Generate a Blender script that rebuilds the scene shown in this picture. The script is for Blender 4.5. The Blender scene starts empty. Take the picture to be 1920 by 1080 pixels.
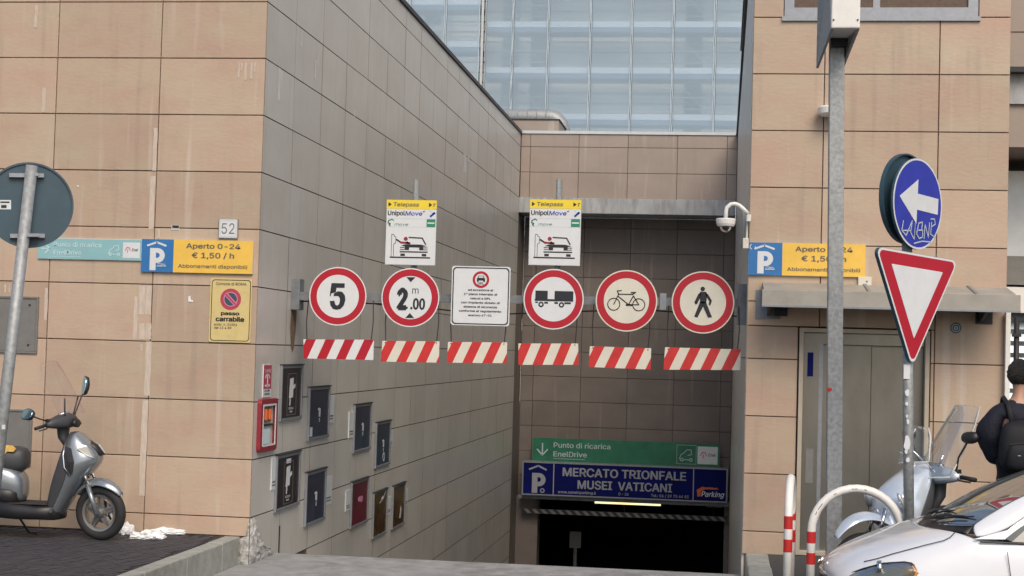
import bpy, bmesh, math, random
from mathutils import Vector, Matrix
random.seed(7)
R = math.radians
SC = bpy.context.scene
COL = SC.collection

# ------------------------------------------------------------------ camera
CAM = Vector((4.8143, -15.8628, 2.0266)); FL = 2942.4; YAW, PITCH, ROLL = -0.1341, 0.0389, 0.0282
_f = Vector((math.sin(YAW)*math.cos(PITCH), math.cos(YAW)*math.cos(PITCH), math.sin(PITCH)))
_r = Vector((math.cos(YAW), -math.sin(YAW), 0)); _u = _r.cross(_f)
_r2 = _r*math.cos(ROLL) + _u*math.sin(ROLL); _u2 = -_r*math.sin(ROLL) + _u*math.cos(ROLL)
cam = bpy.data.cameras.new('camera'); camo = bpy.data.objects.new('camera', cam); COL.objects.link(camo)
cam.lens = 36*FL/1920; cam.clip_end = 1500; cam.clip_start = .1
_m = Matrix((_r2, _u2, -_f)).transposed().to_4x4(); _m.translation = CAM; camo.matrix_world = _m
SC.camera = camo

def at(px, py, ax, v):
    """point of the surveyed plane (x, y or z = v) seen at a pixel of the 1920x1080 photograph"""
    d = _f + _r2*((px-960)/FL) + _u2*((540-py)/FL)
    return CAM + d*((v-CAM[ax])/d[ax])

# ------------------------------------------------------------------ light
SUN_EL, SUN_AZ = 44, 158
w = bpy.data.worlds.new('World'); SC.world = w; w.use_nodes = True
nt = w.node_tree; bg = nt.nodes['Background']
sky = nt.nodes.new('ShaderNodeTexSky'); sky.sky_type = 'NISHITA'; sky.sun_disc = False
sky.sun_elevation = R(SUN_EL); sky.sun_rotation = R(SUN_AZ); sky.air_density = 1.0; sky.dust_density = 3.0; sky.ozone_density = .6
nt.links.new(sky.outputs[0], bg.inputs[0]); bg.inputs[1].default_value = .105
sl = bpy.data.lights.new('sun', 'SUN'); sl.energy = 1.5; sl.angle = R(34); sl.color = (1, .86, .69)
so = bpy.data.objects.new('sun', sl); COL.objects.link(so)
sd = Vector((math.sin(R(SUN_AZ))*math.cos(R(SUN_EL)), math.cos(R(SUN_AZ))*math.cos(R(SUN_EL)), math.sin(R(SUN_EL))))
so.rotation_euler = sd.to_track_quat('Z', 'Y').to_euler()
SC.view_settings.view_transform = 'Standard'; SC.view_settings.look = 'None'
SC.view_settings.gamma = 1; SC.view_settings.use_curve_mapping = False
SC.view_settings.exposure = .47

# ------------------------------------------------------------------ materials
def mat(name, col, rough=.6, metal=0, var=.06, scale=6, bump=0, bscale=60, spec=.5, stretch=(1,1,1), coat=0, col2=None, obj=False, emit=0, rand=0, streak=0, dirt=0):
    m = bpy.data.materials.new(name); m.use_nodes = True; t = m.node_tree; N = t.nodes; L = t.links
    b = N['Principled BSDF']; b.inputs['Roughness'].default_value = rough; b.inputs['Metallic'].default_value = metal
    b.inputs['Specular IOR Level'].default_value = spec
    if coat: b.inputs['Coat Weight'].default_value = coat; b.inputs['Coat Roughness'].default_value = .04
    if obj:
        src = N.new('ShaderNodeTexCoord').outputs['Object']
    else:
        src = N.new('ShaderNodeNewGeometry').outputs['Position']
    mp = N.new('ShaderNodeMapping'); mp.inputs['Scale'].default_value = stretch; L.new(src, mp.inputs[0])
    n = N.new('ShaderNodeTexNoise'); n.inputs['Scale'].default_value = scale; n.inputs['Detail'].default_value = 6; n.inputs['Roughness'].default_value = .6
    L.new(mp.outputs[0], n.inputs['Vector'])
    c = Vector(col); c2 = Vector(col2) if col2 else c*(1-var)
    cr = N.new('ShaderNodeValToRGB'); cr.color_ramp.elements[0].position = .32; cr.color_ramp.elements[1].position = .68
    c1 = c if col2 else c*(1+var)
    cr.color_ramp.elements[0].color = (*c2, 1); cr.color_ramp.elements[1].color = (*[min(1, q) for q in c1], 1)
    L.new(n.outputs['Fac'], cr.inputs[0]); out = cr.outputs[0]
    def mul(out, facsock, lo, hi):
        mr = N.new('ShaderNodeMapRange'); mr.inputs['To Min'].default_value = lo; mr.inputs['To Max'].default_value = hi; L.new(facsock, mr.inputs[0])
        hs = N.new('ShaderNodeHueSaturation'); L.new(out, hs.inputs['Color']); L.new(mr.outputs[0], hs.inputs['Value']); return hs.outputs[0]
    if rand:
        oi = N.new('ShaderNodeObjectInfo'); out = mul(out, oi.outputs['Random'], 1-rand, 1+rand)
    if streak:
        m2 = N.new('ShaderNodeMapping'); m2.inputs['Scale'].default_value = (7, 7, .45); L.new(src, m2.inputs[0])
        n2 = N.new('ShaderNodeTexNoise'); n2.inputs['Scale'].default_value = 1.0; n2.inputs['Detail'].default_value = 5; L.new(m2.outputs[0], n2.inputs['Vector'])
        mr = N.new('ShaderNodeMapRange'); mr.inputs['From Min'].default_value = .60; mr.inputs['From Max'].default_value = .74; mr.inputs['To Max'].default_value = streak; L.new(n2.outputs['Fac'], mr.inputs[0])
        mx = N.new('ShaderNodeMix'); mx.data_type = 'RGBA'; L.new(mr.outputs[0], mx.inputs[0]); L.new(out, mx.inputs[6]); mx.inputs[7].default_value = (.62, .58, .54, 1); out = mx.outputs[2]
        mr = N.new('ShaderNodeMapRange'); mr.inputs['From Min'].default_value = .42; mr.inputs['From Max'].default_value = .28; mr.inputs['To Max'].default_value = streak*.8; L.new(n2.outputs['Fac'], mr.inputs[0])
        mx = N.new('ShaderNodeMix'); mx.data_type = 'RGBA'; L.new(mr.outputs[0], mx.inputs[0]); L.new(out, mx.inputs[6]); mx.inputs[7].default_value = (.22, .19, .165, 1); out = mx.outputs[2]
    if dirt:
        n3 = N.new('ShaderNodeTexNoise'); n3.inputs['Scale'].default_value = 2.3 if not obj else 9; n3.inputs['Detail'].default_value = 8; n3.inputs['Roughness'].default_value = .7; L.new(src, n3.inputs['Vector'])
        mr = N.new('ShaderNodeMapRange'); mr.inputs['From Min'].default_value = .5; mr.inputs['From Max'].default_value = .78; mr.inputs['To Max'].default_value = dirt; L.new(n3.outputs['Fac'], mr.inputs[0])
        mx = N.new('ShaderNodeMix'); mx.data_type = 'RGBA'; L.new(mr.outputs[0], mx.inputs[0]); L.new(out, mx.inputs[6]); mx.inputs[7].default_value = (.09, .075, .06, 1); out = mx.outputs[2]
    L.new(out, b.inputs['Base Color'])
    if bump:
        nb = N.new('ShaderNodeTexNoise'); nb.inputs['Scale'].default_value = bscale; nb.inputs['Detail'].default_value = 8; L.new(mp.outputs[0], nb.inputs['Vector'])
        bp = N.new('ShaderNodeBump'); bp.inputs['Strength'].default_value = bump; bp.inputs['Distance'].default_value = .02; L.new(nb.outputs['Fac'], bp.inputs['Height']); L.new(bp.outputs[0], b.inputs['Normal'])
    if emit:
        b.inputs['Emission Color'].default_value = (*col, 1); b.inputs['Emission Strength'].default_value = emit
    return m

def glassmat(name, tint=(.9,.95,.95), opac=.12, rough=.03, body=(.6,.65,.68), gl_=1):
    m = bpy.data.materials.new(name); m.use_nodes = True; t = m.node_tree; N = t.nodes; L = t.links; N.clear()
    o = N.new('ShaderNodeOutputMaterial'); tr = N.new('ShaderNodeBsdfTransparent'); tr.inputs[0].default_value = (*tint, 1)
    gl = N.new('ShaderNodeBsdfGlossy'); gl.inputs['Roughness'].default_value = rough
    df = N.new('ShaderNodeBsdfDiffuse'); df.inputs[0].default_value = (*body, 1)
    mb = N.new('ShaderNodeMixShader'); mb.inputs[0].default_value = opac; L.new(tr.outputs[0], mb.inputs[1]); L.new(df.outputs[0], mb.inputs[2])
    fr = N.new('ShaderNodeFresnel'); fr.inputs[0].default_value = 1.5
    ml = N.new('ShaderNodeMath'); ml.operation = 'MULTIPLY'; ml.inputs[1].default_value = gl_; L.new(fr.outputs[0], ml.inputs[0])
    mx = N.new('ShaderNodeMixShader'); L.new(ml.outputs[0], mx.inputs[0]); L.new(mb.outputs[0], mx.inputs[1]); L.new(gl.outputs[0], mx.inputs[2]); L.new(mx.outputs[0], o.inputs[0])
    return m

M = {}
M['stone'] = mat('stone_cladding', (.455,.375,.28), .5, var=.05, scale=1.1, col2=(.445,.312,.24), stretch=(1,1,2.2), bump=.12, bscale=14, rand=.09, streak=.36, spec=.45, dirt=.16)
M['stone_side'] = mat('stone_cladding_ramp', (.58,.57,.53), .33, var=.05, scale=1.2, col2=(.51,.495,.45), stretch=(1,1,1.2), bump=.06, bscale=10, rand=.045, streak=.3, spec=.6)
M['shaded_recess'] = mat('stone_cladding_recess_shaded', (.17,.147,.135), .45, var=.05, scale=1.2, col2=(.135,.117,.108), stretch=(1,1,1.6), bump=.06, bscale=10, rand=.1, streak=.12)  # same stone made darker: the shade of the recess is in the colour
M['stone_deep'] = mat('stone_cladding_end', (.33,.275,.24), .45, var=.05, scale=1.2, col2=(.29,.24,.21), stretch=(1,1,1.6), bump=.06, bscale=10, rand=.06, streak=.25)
M['joint'] = mat('joint_shadow_mortar', (.13,.095,.075), .9, var=.15, scale=20)
M['concrete'] = mat('concrete', (.29,.285,.275), .85, scale=5, var=.12, bump=.3, bscale=30, dirt=.5)
M['drive'] = mat('driveway_concrete', (.30,.305,.31), .85, scale=4, var=.2, bump=.35, bscale=45, dirt=.75)
M['kerb'] = mat('kerb_travertine', (.33,.34,.31), .85, scale=7, var=.16, bump=.4, bscale=30, dirt=.45)
M['asphalt'] = mat('asphalt', (.06,.06,.062), .9, scale=40, var=.25, bump=.5, bscale=120, dirt=.2)
M['pavement'] = mat('pavement_setts', (.048,.048,.058), .7, scale=9, var=.35, bump=.5, bscale=50, dirt=.2)
M['pavement2'] = mat('pavement_base', (.03,.03,.035), .85, scale=9, var=.3)
M['lintel'] = mat('lintel_concrete', (.34,.36,.38), .8, scale=3, var=.25, bump=.2, dirt=.3, stretch=(3,1,.6))
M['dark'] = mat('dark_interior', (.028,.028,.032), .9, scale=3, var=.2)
M['coping'] = mat('coping_metal_dark', (.03,.03,.036), .5, metal=.3)
M['coping_light'] = mat('coping_metal_light', (.55,.58,.6), .4, metal=.4)
M['galv'] = mat('galvanised_steel', (.33,.35,.36), .55, metal=.35, scale=28, var=.22, bump=.1, bscale=30, obj=True, dirt=.25)
M['beamgrey'] = mat('weathered_grey_paint', (.20,.22,.245), .6, metal=.2, scale=8, var=.2, dirt=.3)
M['alu'] = mat('aluminium_frame', (.28,.30,.335), .4, metal=.5, scale=20, var=.08)
M['frame'] = mat('cream_door_frame', (.42,.37,.30), .5, scale=5, dirt=.2)
M['steel'] = mat('brushed_steel', (.25,.24,.215), .33, metal=.75, scale=2, var=.10, stretch=(2,2,.8), dirt=.15)
M['white'] = mat('white_paint', (.75,.75,.73), .45, scale=5, var=.04, obj=True, dirt=.12)
M['offwhite'] = mat('aged_white_film', (.63,.61,.53), .45, scale=6, var=.05, obj=True)
M['signwhite'] = mat('sign_white', (.63,.66,.69), .4, scale=8, var=.04, obj=True, dirt=.06)
M['red'] = mat('sign_red', (.40,.008,.024), .35, scale=8, var=.06, obj=True)
M['stripe_red'] = mat('stripe_red', (.50,.026,.026), .4, scale=9, var=.12, obj=True)
M['black'] = mat('sign_black', (.012,.014,.022), .5, var=.1)
M['blue'] = mat('sign_blue', (.028,.16,.42), .35, scale=6, var=.06, obj=True)
M['royal'] = mat('mandatory_blue', (.022,.03,.36), .3, scale=7, var=.1, obj=True)
M['boxletter'] = mat('lightbox_lettering', (.27,.29,.33), .5)
M['navy'] = mat('lightbox_blue', (.001,.004,.09), .7, scale=2, var=.25, obj=True, spec=.15)
M['yellow'] = mat('sign_yellow', (.78,.50,.085), .4, scale=6, var=.06, obj=True)
M['yellow2'] = mat('toll_yellow', (.78,.60,.04), .4, scale=6, var=.04, obj=True)
M['cream'] = mat('aged_yellow_enamel', (.62,.50,.22), .45, scale=9, var=.1, obj=True, dirt=.2)
M['teal'] = mat('faded_teal', (.24,.46,.50), .4, scale=3, var=.08, obj=True)
M['green'] = mat('sign_green', (.018,.145,.085), .4, scale=3, var=.2, obj=True)
M['green2'] = mat('logo_green', (.02,.22,.12), .5)
M['pale'] = mat('pale_lettering', (.55,.68,.72), .5)
M['palegrey'] = mat('pale_grey_lettering', (.42,.5,.55), .5)
M['olive'] = mat('faded_dark_lettering', (.13,.12,.10), .5)
M['grey'] = mat('grey_paint', (.17,.17,.165), .6, scale=12, var=.07, bump=.05, dirt=.3)
M['signback'] = mat('sign_back_grey_blue', (.035,.075,.105), .45, scale=7, var=.12, obj=True)
M['orange'] = mat('logo_orange', (.6,.12,.03), .5)
M['pink'] = mat('logo_pink', (.62,.25,.38), .5)
M['redplastic'] = mat('red_plastic', (.24,.022,.035), .4, obj=True)
M['magenta'] = mat('hydrant_sign_red', (.42,.05,.09), .4, obj=True)
M['poster_dark'] = mat('poster_black_brown', (.022,.017,.02), .25, scale=4, var=.3, obj=True)
M['poster_blue'] = mat('poster_dark_blue', (.028,.034,.062), .25, scale=3, var=.5, obj=True)
M['poster_red'] = mat('poster_dark_red', (.12,.010,.022), .3, scale=3, var=.5, obj=True)
M['poster_gold'] = mat('poster_brown_gold', (.14,.075,.02), .25, scale=6, col2=(.012,.01,.01), obj=True)
M['plate'] = mat('caption_plate', (.60,.65,.67), .4, obj=True)
M['plaster'] = mat('broken_plaster', (.62,.63,.62), .95, scale=13, col2=(.26,.255,.24), bump=.9, bscale=30, dirt=.5)
M['rust'] = mat('rust_stain', (.19,.125,.075), .8, scale=9, var=.25)
M['white_stain_pale'] = mat('white_lime_stain_pale', (.68,.68,.66), .8, scale=9, var=.12)
M['white_stain'] = mat('white_lime_stain', (.53,.455,.39), .8, scale=9, var=.12, stretch=(4,4,1))
M['paper'] = mat('paper', (.78,.80,.82), .8, var=.04)
M['black_plastic'] = mat('black_plastic', (.018,.018,.02), .42, obj=True, var=.2)
M['dark_plastic'] = mat('dark_grey_plastic', (.055,.058,.066), .5, obj=True, var=.12, bump=.05, bscale=200)
M['rubber'] = mat('rubber', (.022,.022,.024), .75, obj=True, var=.2)
M['silver'] = mat('silver_scooter_paint', (.25,.285,.32), .25, metal=.55, obj=True, var=.04, coat=.6)
M['silverblue'] = mat('pale_blue_scooter_paint', (.64,.73,.84), .18, metal=.3, obj=True, var=.04, coat=.8)
M['rim'] = mat('alloy_rim', (.30,.30,.30), .35, metal=.7, obj=True, var=.1)
M['chrome'] = mat('chrome', (.7,.7,.7), .12, metal=1, obj=True, var=.03)
M['mirror_glass'] = mat('mirror_glass', (.35,.68,.98), .03, metal=1, var=0)  # blue tint stands in for blue sky reflected in the mirrors
M['foam'] = mat('torn_seat_foam', (.55,.36,.10), .9, obj=True, scale=30, var=.2)
M['lens'] = mat('headlight_lens', (.62,.66,.68), .08, metal=.5, obj=True, var=.1, coat=1)
M['amber'] = mat('amber_lens', (.65,.28,.07), .1, obj=True, coat=1)
M['car'] = mat('white_car_paint', (.70,.73,.78), .22, obj=True, var=.02, coat=1, spec=.5)
M['cloth'] = mat('black_trousers', (.014,.014,.018), .9, obj=True, var=.3)
M['navycloth'] = mat('navy_jacket', (.004,.006,.018), .8, obj=True, var=.3, bump=.3, bscale=40)
M['pack'] = mat('backpack_fabric', (.004,.005,.009), .75, obj=True, var=.3)
M['jeans'] = mat('dark_jeans', (.03,.036,.05), .9, obj=True, var=.2)
M['hair'] = mat('black_hair', (.010,.009,.009), .45, obj=True, var=.4, bump=.8, bscale=90, stretch=(4,4,1))
M['skin'] = mat('skin', (.42,.24,.17), .5, obj=True, var=.05)
M['tube'] = mat('lit_tube', (1,.84,.42), .5, emit=1.0, var=0)
M['windowglass'] = mat('dark_window_glass', (.02,.04,.045), .12, var=.2, spec=.9)
M['canopy'] = mat('canopy_grey', (.33,.315,.285), .6, scale=3, var=.12, dirt=.3)
M['awning'] = mat('neighbour_grey', (.21,.215,.225), .7, scale=3, var=.12, dirt=.3)
M['shutter'] = mat('roller_shutter', (.30,.36,.40), .4, metal=.5, var=.06)
M['farwall'] = mat('far_building_render', (.74,.70,.63), .85, scale=.7, var=.05)
M['scaff'] = mat('scaffold_tube', (.30,.33,.36), .5, metal=.4, var=.1)
M['deck'] = mat('scaffold_deck_shaded', (.10,.16,.26), .7, var=.15)
M['faintglass'] = glassmat('faint_screen', (.96,.95,.96), .015, .05, gl_=.06)
M['glass'] = glassmat('clear_screen', (.97,.985,.99), .03, .02, gl_=.55)
M['carglass'] = glassmat('car_glass', (.45,.48,.46), .32, .02, (.26,.29,.28), gl_=.6)
M['domeglass'] = glassmat('dome_glass', (.35,.35,.36), .25, .05, (.1,.1,.11))
M['net'] = glassmat('blue_scaffold_net', (.88,.94,1.0), .42, .6, (.62,.80,.96), gl_=.1)
M['nethem'] = mat('net_hem', (.50,.60,.68), .7, var=.1)

# ------------------------------------------------------------------ object helpers
def tag(o, label=None, cat=None, group=None, kind=None):
    if label: o['label'] = label
    if cat: o['category'] = cat
    if group: o['group'] = group
    if kind: o['kind'] = kind
    return o
def thing(name, label, cat, loc=(0,0,0), rz=0, group=None):
    o = bpy.data.objects.new(name, None); COL.objects.link(o); o.location = loc; o.rotation_euler = (0,0,rz)
    o.empty_display_size = .1
    return tag(o, label, cat, group)

class MB:
    def __init__(s): s.v = []; s.f = []; s.mi = []; s.cur = 0
    def add(s, v, f):
        n = len(s.v); s.v += [tuple(p) for p in v]; s.f += [tuple(i+n for i in q) for q in f]; s.mi += [s.cur]*len(f); return s
    def box(s, x0,x1,y0,y1,z0,z1):
        return s.add([(x0,y0,z0),(x1,y0,z0),(x1,y1,z0),(x0,y1,z0),(x0,y0,z1),(x1,y0,z1),(x1,y1,z1),(x0,y1,z1)],
                     [(0,3,2,1),(4,5,6,7),(0,1,5,4),(1,2,6,5),(2,3,7,6),(3,0,4,7)])
    def prism(s, pts, y0, y1):
        """2-D outline in (x,z), front at y0 (towards -y), back at y1"""
        a = sum(pts[i][0]*pts[(i+1)%len(pts)][1]-pts[(i+1)%len(pts)][0]*pts[i][1] for i in range(len(pts)))
        if a < 0: pts = pts[::-1]
        n = len(pts); v = [(p[0],y0,p[1]) for p in pts]+[(p[0],y1,p[1]) for p in pts]
        f = [tuple(range(n)), tuple(range(2*n-1, n-1, -1))]+[(i, i+n, (i+1)%n+n, (i+1)%n) for i in range(n)]
        return s.add(v, f)
    def ring(s, cx, cz, r0, r1, y0, y1, n=48):
        v = []
        for y in (y0, y1):
            for r in (r0, r1):
                v += [(cx+r*math.cos(2*math.pi*i/n), y, cz+r*math.sin(2*math.pi*i/n)) for i in range(n)]
        f = []
        for i in range(n):
            j = (i+1)%n; f += [(i, i+n, j+n, j), (i+n, i+3*n, j+3*n, j+n), (i+2*n, j+2*n, j+3*n, i+3*n), (i, j, j+2*n, i+2*n)]
        return s.add(v, f)
    def disc(s, cx, cz, r, y0, y1, n=48, rz=None):
        rz = rz or r
        return s.prism([(cx+r*math.cos(2*math.pi*i/n), cz+rz*math.sin(2*math.pi*i/n)) for i in range(n)], y0, y1)
    def stroke(s, pts, w, y0, y1):
        for a, b in zip(pts, pts[1:]):
            d = Vector((b[0]-a[0], b[1]-a[1])); 
            if d.length < 1e-6: continue
            d.normalize(); n = Vector((-d[1], d[0]))*w/2; e = d*w*.25
            s.prism([(a[0]-e[0]-n[0], a[1]-e[1]-n[1]), (b[0]+e[0]-n[0], b[1]+e[1]-n[1]), (b[0]+e[0]+n[0], b[1]+e[1]+n[1]), (a[0]-e[0]+n[0], a[1]-e[1]+n[1])], y0, y1)
        return s
    def loft(s, secs, cap=True, closed=True):
        n = len(secs[0]); v = [p for q in secs for p in q]; f = []
        for k in range(len(secs)-1):
            for i in range(n if closed else n-1):
                j = (i+1)%n; f.append((k*n+i, k*n+j, (k+1)*n+j, (k+1)*n+i))
        if cap and closed: f.append(tuple(range(n-1,-1,-1))); f.append(tuple(range((len(secs)-1)*n, len(secs)*n)))
        return s.add(v, f)
    def tube(s, path, r, n=10, cap=True, flat=1):
        path = [Vector(p) for p in path]; rr = r if isinstance(r, (list, tuple)) else [r]*len(path)
        secs = []; up = None
        for i, p in enumerate(path):
            t = (path[min(i+1,len(path)-1)]-path[max(i-1,0)]).normalized()
            if up is None: up = Vector((0,0,1)) if abs(t.z) < .9 else Vector((0,1,0))
            a = t.cross(up); a = a.normalized() if a.length > 1e-5 else Vector((1,0,0)); b = a.cross(t).normalized(); up = b
            secs.append([p+a*math.cos(2*math.pi*k/n)*rr[i]+b*math.sin(2*math.pi*k/n)*rr[i]*flat for k in range(n)])
        return s.loft(secs, cap)
    def lathe(s, prof, c=(0,0,0), axis='z', n=24, cap=True):
        secs = []
        for (r, h) in prof:
            q = []
            for k in range(n):
                a = 2*math.pi*k/n; x, y = r*math.cos(a), r*math.sin(a)
                p = (x,y,h) if axis == 'z' else ((x,h,y) if axis == 'y' else (h,x,y))
                q.append((p[0]+c[0], p[1]+c[1], p[2]+c[2]))
            secs.append(q)
        return s.loft(secs, cap=cap)
    def xf(s, m):
        s.v = [tuple(m @ Vector(p)) for p in s.v]; return s
    def build(s, name, mats, parent=None, smooth=False, bevel=0, sub=0, solid=0, loc=None, rz=None, fix=False):
        me = bpy.data.meshes.new(name); me.from_pydata(s.v, [], s.f); 
        ms = mats if isinstance(mats, (list, tuple)) else [mats]
        for q in ms: me.materials.append(M[q] if isinstance(q, str) else q)
        if len(ms) > 1: me.polygons.foreach_set('material_index', s.mi)
        if fix:
            b = bmesh.new(); b.from_mesh(me); bmesh.ops.recalc_face_normals(b, faces=b.faces); b.to_mesh(me); b.free()
        if smooth: me.polygons.foreach_set('use_smooth', [True]*len(me.polygons))
        me.update()
        o = bpy.data.objects.new(name, me); COL.objects.link(o)
        if parent: o.parent = parent
        if loc: o.location = loc
        if rz: o.rotation_euler = (0,0,rz)
        if solid: md = o.modifiers.new('s','SOLIDIFY'); md.thickness = solid; md.offset = 0
        if bevel: md = o.modifiers.new('b','BEVEL'); md.width = bevel; md.segments = 2; md.limit_method = 'ANGLE'; md.angle_limit = R(35)
        if sub: md = o.modifiers.new('u','SUBSURF'); md.levels = sub; md.render_levels = sub
        return o

def sec(c, a, b, ra, rb, n=14, p=2.4):
    c, a, b = Vector(c), Vector(a), Vector(b); out = []
    for k in range(n):
        t = 2*math.pi*k/n; ct, st = math.cos(t), math.sin(t)
        out.append(c + a*ra*math.copysign(abs(ct)**(2/p), ct) + b*rb*math.copysign(abs(st)**(2/p), st))
    return out
def rrect(x0,z0,x1,z1,r,n=5):
    out = []
    for cx,cz,a0 in ((x1-r,z1-r,0),(x0+r,z1-r,90),(x0+r,z0+r,180),(x1-r,z0+r,270)):
        for k in range(n+1):
            a = R(a0+90*k/n); out.append((cx+r*math.cos(a), cz+r*math.sin(a)))
    return out
def frame2d(mb, outer, inner, y0, y1):
    n = len(outer); v = [(p[0],y0,p[1]) for p in outer]+[(p[0],y0,p[1]) for p in inner]+[(p[0],y1,p[1]) for p in outer]+[(p[0],y1,p[1]) for p in inner]
    f = []
    for i in range(n):
        j = (i+1)%n; f += [(i, j, j+n, i+n)[::-1], (i+n, j+n, j+3*n, i+3*n)[::-1], (i, i+2*n, j+2*n, j)[::-1]]
    mb.add(v, f); return mb
def rectframe(mb, x0,z0,x1,z1,w,y0,y1):
    mb.box(x0,x1,y0,y1,z0,z0+w); mb.box(x0,x1,y0,y1,z1-w,z1); mb.box(x0,x0+w,y0,y1,z0+w,z1-w); mb.box(x1-w,x1,y0,y1,z0+w,z1-w); return mb

SANS = None
try:   # Blender's own bundled sans face; the built-in one is used if it is not there
    import os
    _fp = os.path.join(bpy.utils.system_resource('DATAFILES'), 'fonts', 'Inter.woff2')
    if os.path.exists(_fp): SANS = bpy.data.fonts.load(_fp)
except Exception: SANS = None
def _textmesh(s, bold):
    c = bpy.data.curves.new('lettering', 'FONT'); c.body = s; c.resolution_u = 3
    if SANS: c.font = SANS
    
    o = bpy.data.objects.new('lettering', c); COL.objects.link(o)
    dg = bpy.context.evaluated_depsgraph_get(); me = bpy.data.meshes.new_from_object(o.evaluated_get(dg))
    bpy.data.objects.remove(o); bpy.data.curves.remove(c); return me
CAPH = max(v.co.y for v in _textmesh('H', 0).vertices)
def text(parent, s, x, z, h, m, w=None, y=-.006, align='c', bold=.012, shear=0, name='lettering', rot=0):
    """letters of cap height h (baseline z); if w is given the line is set to that width"""
    me = _textmesh(s, 0); k = h/CAPH
    if bold > 0:   # heavier weight: the same outlines struck several times, slightly apart
        bm = bmesh.new(); bm.from_mesh(me)
        for i, (dx, dy) in enumerate(((-1,0),(1,0),(0,.6),(0,-.6))):
            n0 = len(bm.verts); bm.from_mesh(me); bm.verts.ensure_lookup_table()
            for v in bm.verts[n0:]: v.co.x += dx*bold*1.3; v.co.y += dy*bold*1.3; v.co.z = .0003*(i+1)/max(k,.01)
        bm.to_mesh(me); bm.free()
    xs = [v.co.x for v in me.vertices]; x0, x1 = min(xs), max(xs); kx = (w/(x1-x0)) if w else k
    ox = {'c': (x0+x1)/2, 'l': x0, 'r': x1}[align]
    for v in me.vertices:
        a, b = (v.co.x-ox)*kx + shear*v.co.y*k, v.co.y*k
        if rot: a, b = a*math.cos(rot)-b*math.sin(rot), a*math.sin(rot)+b*math.cos(rot)
        v.co = (x+a, y-v.co.z*k, z+b)
    me.materials.clear(); me.materials.append(M[m]); me.name = name
    o = bpy.data.objects.new(name, me); COL.objects.link(o); o.parent = parent; return o

# tiles: real slabs with small bevel, meshes shared between equal sizes
_tc = {}
def tilemesh(w, h, m, t=.03, b=.004):
    if m == 'stone_side': b = .0012
    k = (round(w,3), round(h,3), m)
    if k not in _tc:
        v = [(0,t,0),(w,t,0),(w,t,h),(0,t,h),(0,b,0),(w,b,0),(w,b,h),(0,b,h),(b,0,b),(w-b,0,b),(w-b,0,h-b),(b,0,h-b)]
        f = [(8,9,10,11),(4,5,9,8),(5,6,10,9),(6,7,11,10),(7,4,8,11),(0,1,5,4),(1,2,6,5),(2,3,7,6),(3,0,4,7)]
        me = bpy.data.meshes.new('tile'); me.from_pydata(v, [], f); me.materials.append(M[m])
        if m == 'stone_side': me.materials.append(M['joint']); me.polygons.foreach_set('material_index', [0]+[1]*8)   # grout smeared over the slab edges
        _tc[k] = me
    return _tc[k]
GAP = .0095
def tile(parent, u0, u1, z0, z1, m, y=0, name='tile'):
    w, h = u1-u0-GAP, z1-z0-GAP
    if w < .03 or h < .03: return
    o = bpy.data.objects.new(name, tilemesh(w, h, m)); COL.objects.link(o); o.parent = parent
    o.location = (u0+GAP/2, y+random.uniform(-.0015,.0015), z0+GAP/2)
    o.rotation_euler = (random.uniform(-.001,.001), 0, random.uniform(-.0012,.0012)); return o
def tiles(parent, us, zs, m, holes=(), clip=None, y=0):
    for i in range(len(us)-1):
        for k in range(len(zs)-1):
            cells = [(us[i], us[i+1], zs[k], zs[k+1])]
            for (a0,a1,b0,b1) in holes:
                nxt = []
                for (u0,u1,z0,z1) in cells:
                    if a1 <= u0 or a0 >= u1 or b1 <= z0 or b0 >= z1: nxt.append((u0,u1,z0,z1)); continue
                    if z0 < b0: nxt.append((u0,u1,z0,b0))
                    if z1 > b1: nxt.append((u0,u1,b1,z1))
                    zz0, zz1 = max(z0,b0), min(z1,b1)
                    if u0 < a0: nxt.append((u0,a0,zz0,zz1))
                    if u1 > a1: nxt.append((a1,u1,zz0,zz1))
                cells = nxt
            for c in cells:
                if clip and not clip(*c): continue
                tile(parent, *c, m, y)
# ------------------------------------------------------------------ ground and ramp
TOP = 7.13
def gz(y):   # street level: the driveway sits low, the street rises a little towards the far kerb
    t = min(1, max(0, (-1.2-y)/2.6)); return -.284 + .225*t*t*(3-2*t)
g = MB()
ys = [-400,-60,-20,-10,-7,-5,-3.8,-3.4,-3,-2.6,-2.2,-1.8,-1.4,-1.0,-.5,.97]
xs = [-400,-60,-8,-.12,2,4,5.12,6,8,14,60,400]
for a,b in zip(ys,ys[1:]):
    for c,d in zip(xs,xs[1:]): g.add([(c,a,gz(a)),(d,a,gz(a)),(d,b,gz(b)),(c,b,gz(b))],[(0,1,2,3)])
for (c,d,a,b) in ((-400,-.2,.97,38),(5.2,400,.97,38),(-400,400,38,500)): g.add([(c,a,-.285),(d,a,-.285),(d,b,-.285),(c,b,-.285)],[(0,1,2,3)])
tag(g.build('road','asphalt'),kind='structure')
g = MB()
yy = [-1.9,-1.6,-1.3,-1.0,-.5,.97]
for a,b in zip(yy,yy[1:]): g.add([(-.1,a,gz(a)+.004),(5.1,a,gz(a)+.004),(5.1,b,gz(b)+.004),(-.1,b,gz(b)+.004)],[(0,1,2,3)])
tag(g.build('driveway','drive'),kind='structure')
g = MB(); g.add([(-.02,.97,-.28),(5.08,.97,-.28),(5.08,20.7,-4.42),(-.02,20.7,-4.42),(5.08,40,-4.42),(-.02,40,-4.42)],[(0,1,2,3),(3,2,4,5)])
tag(g.build('ramp','drive'),kind='structure')

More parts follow.
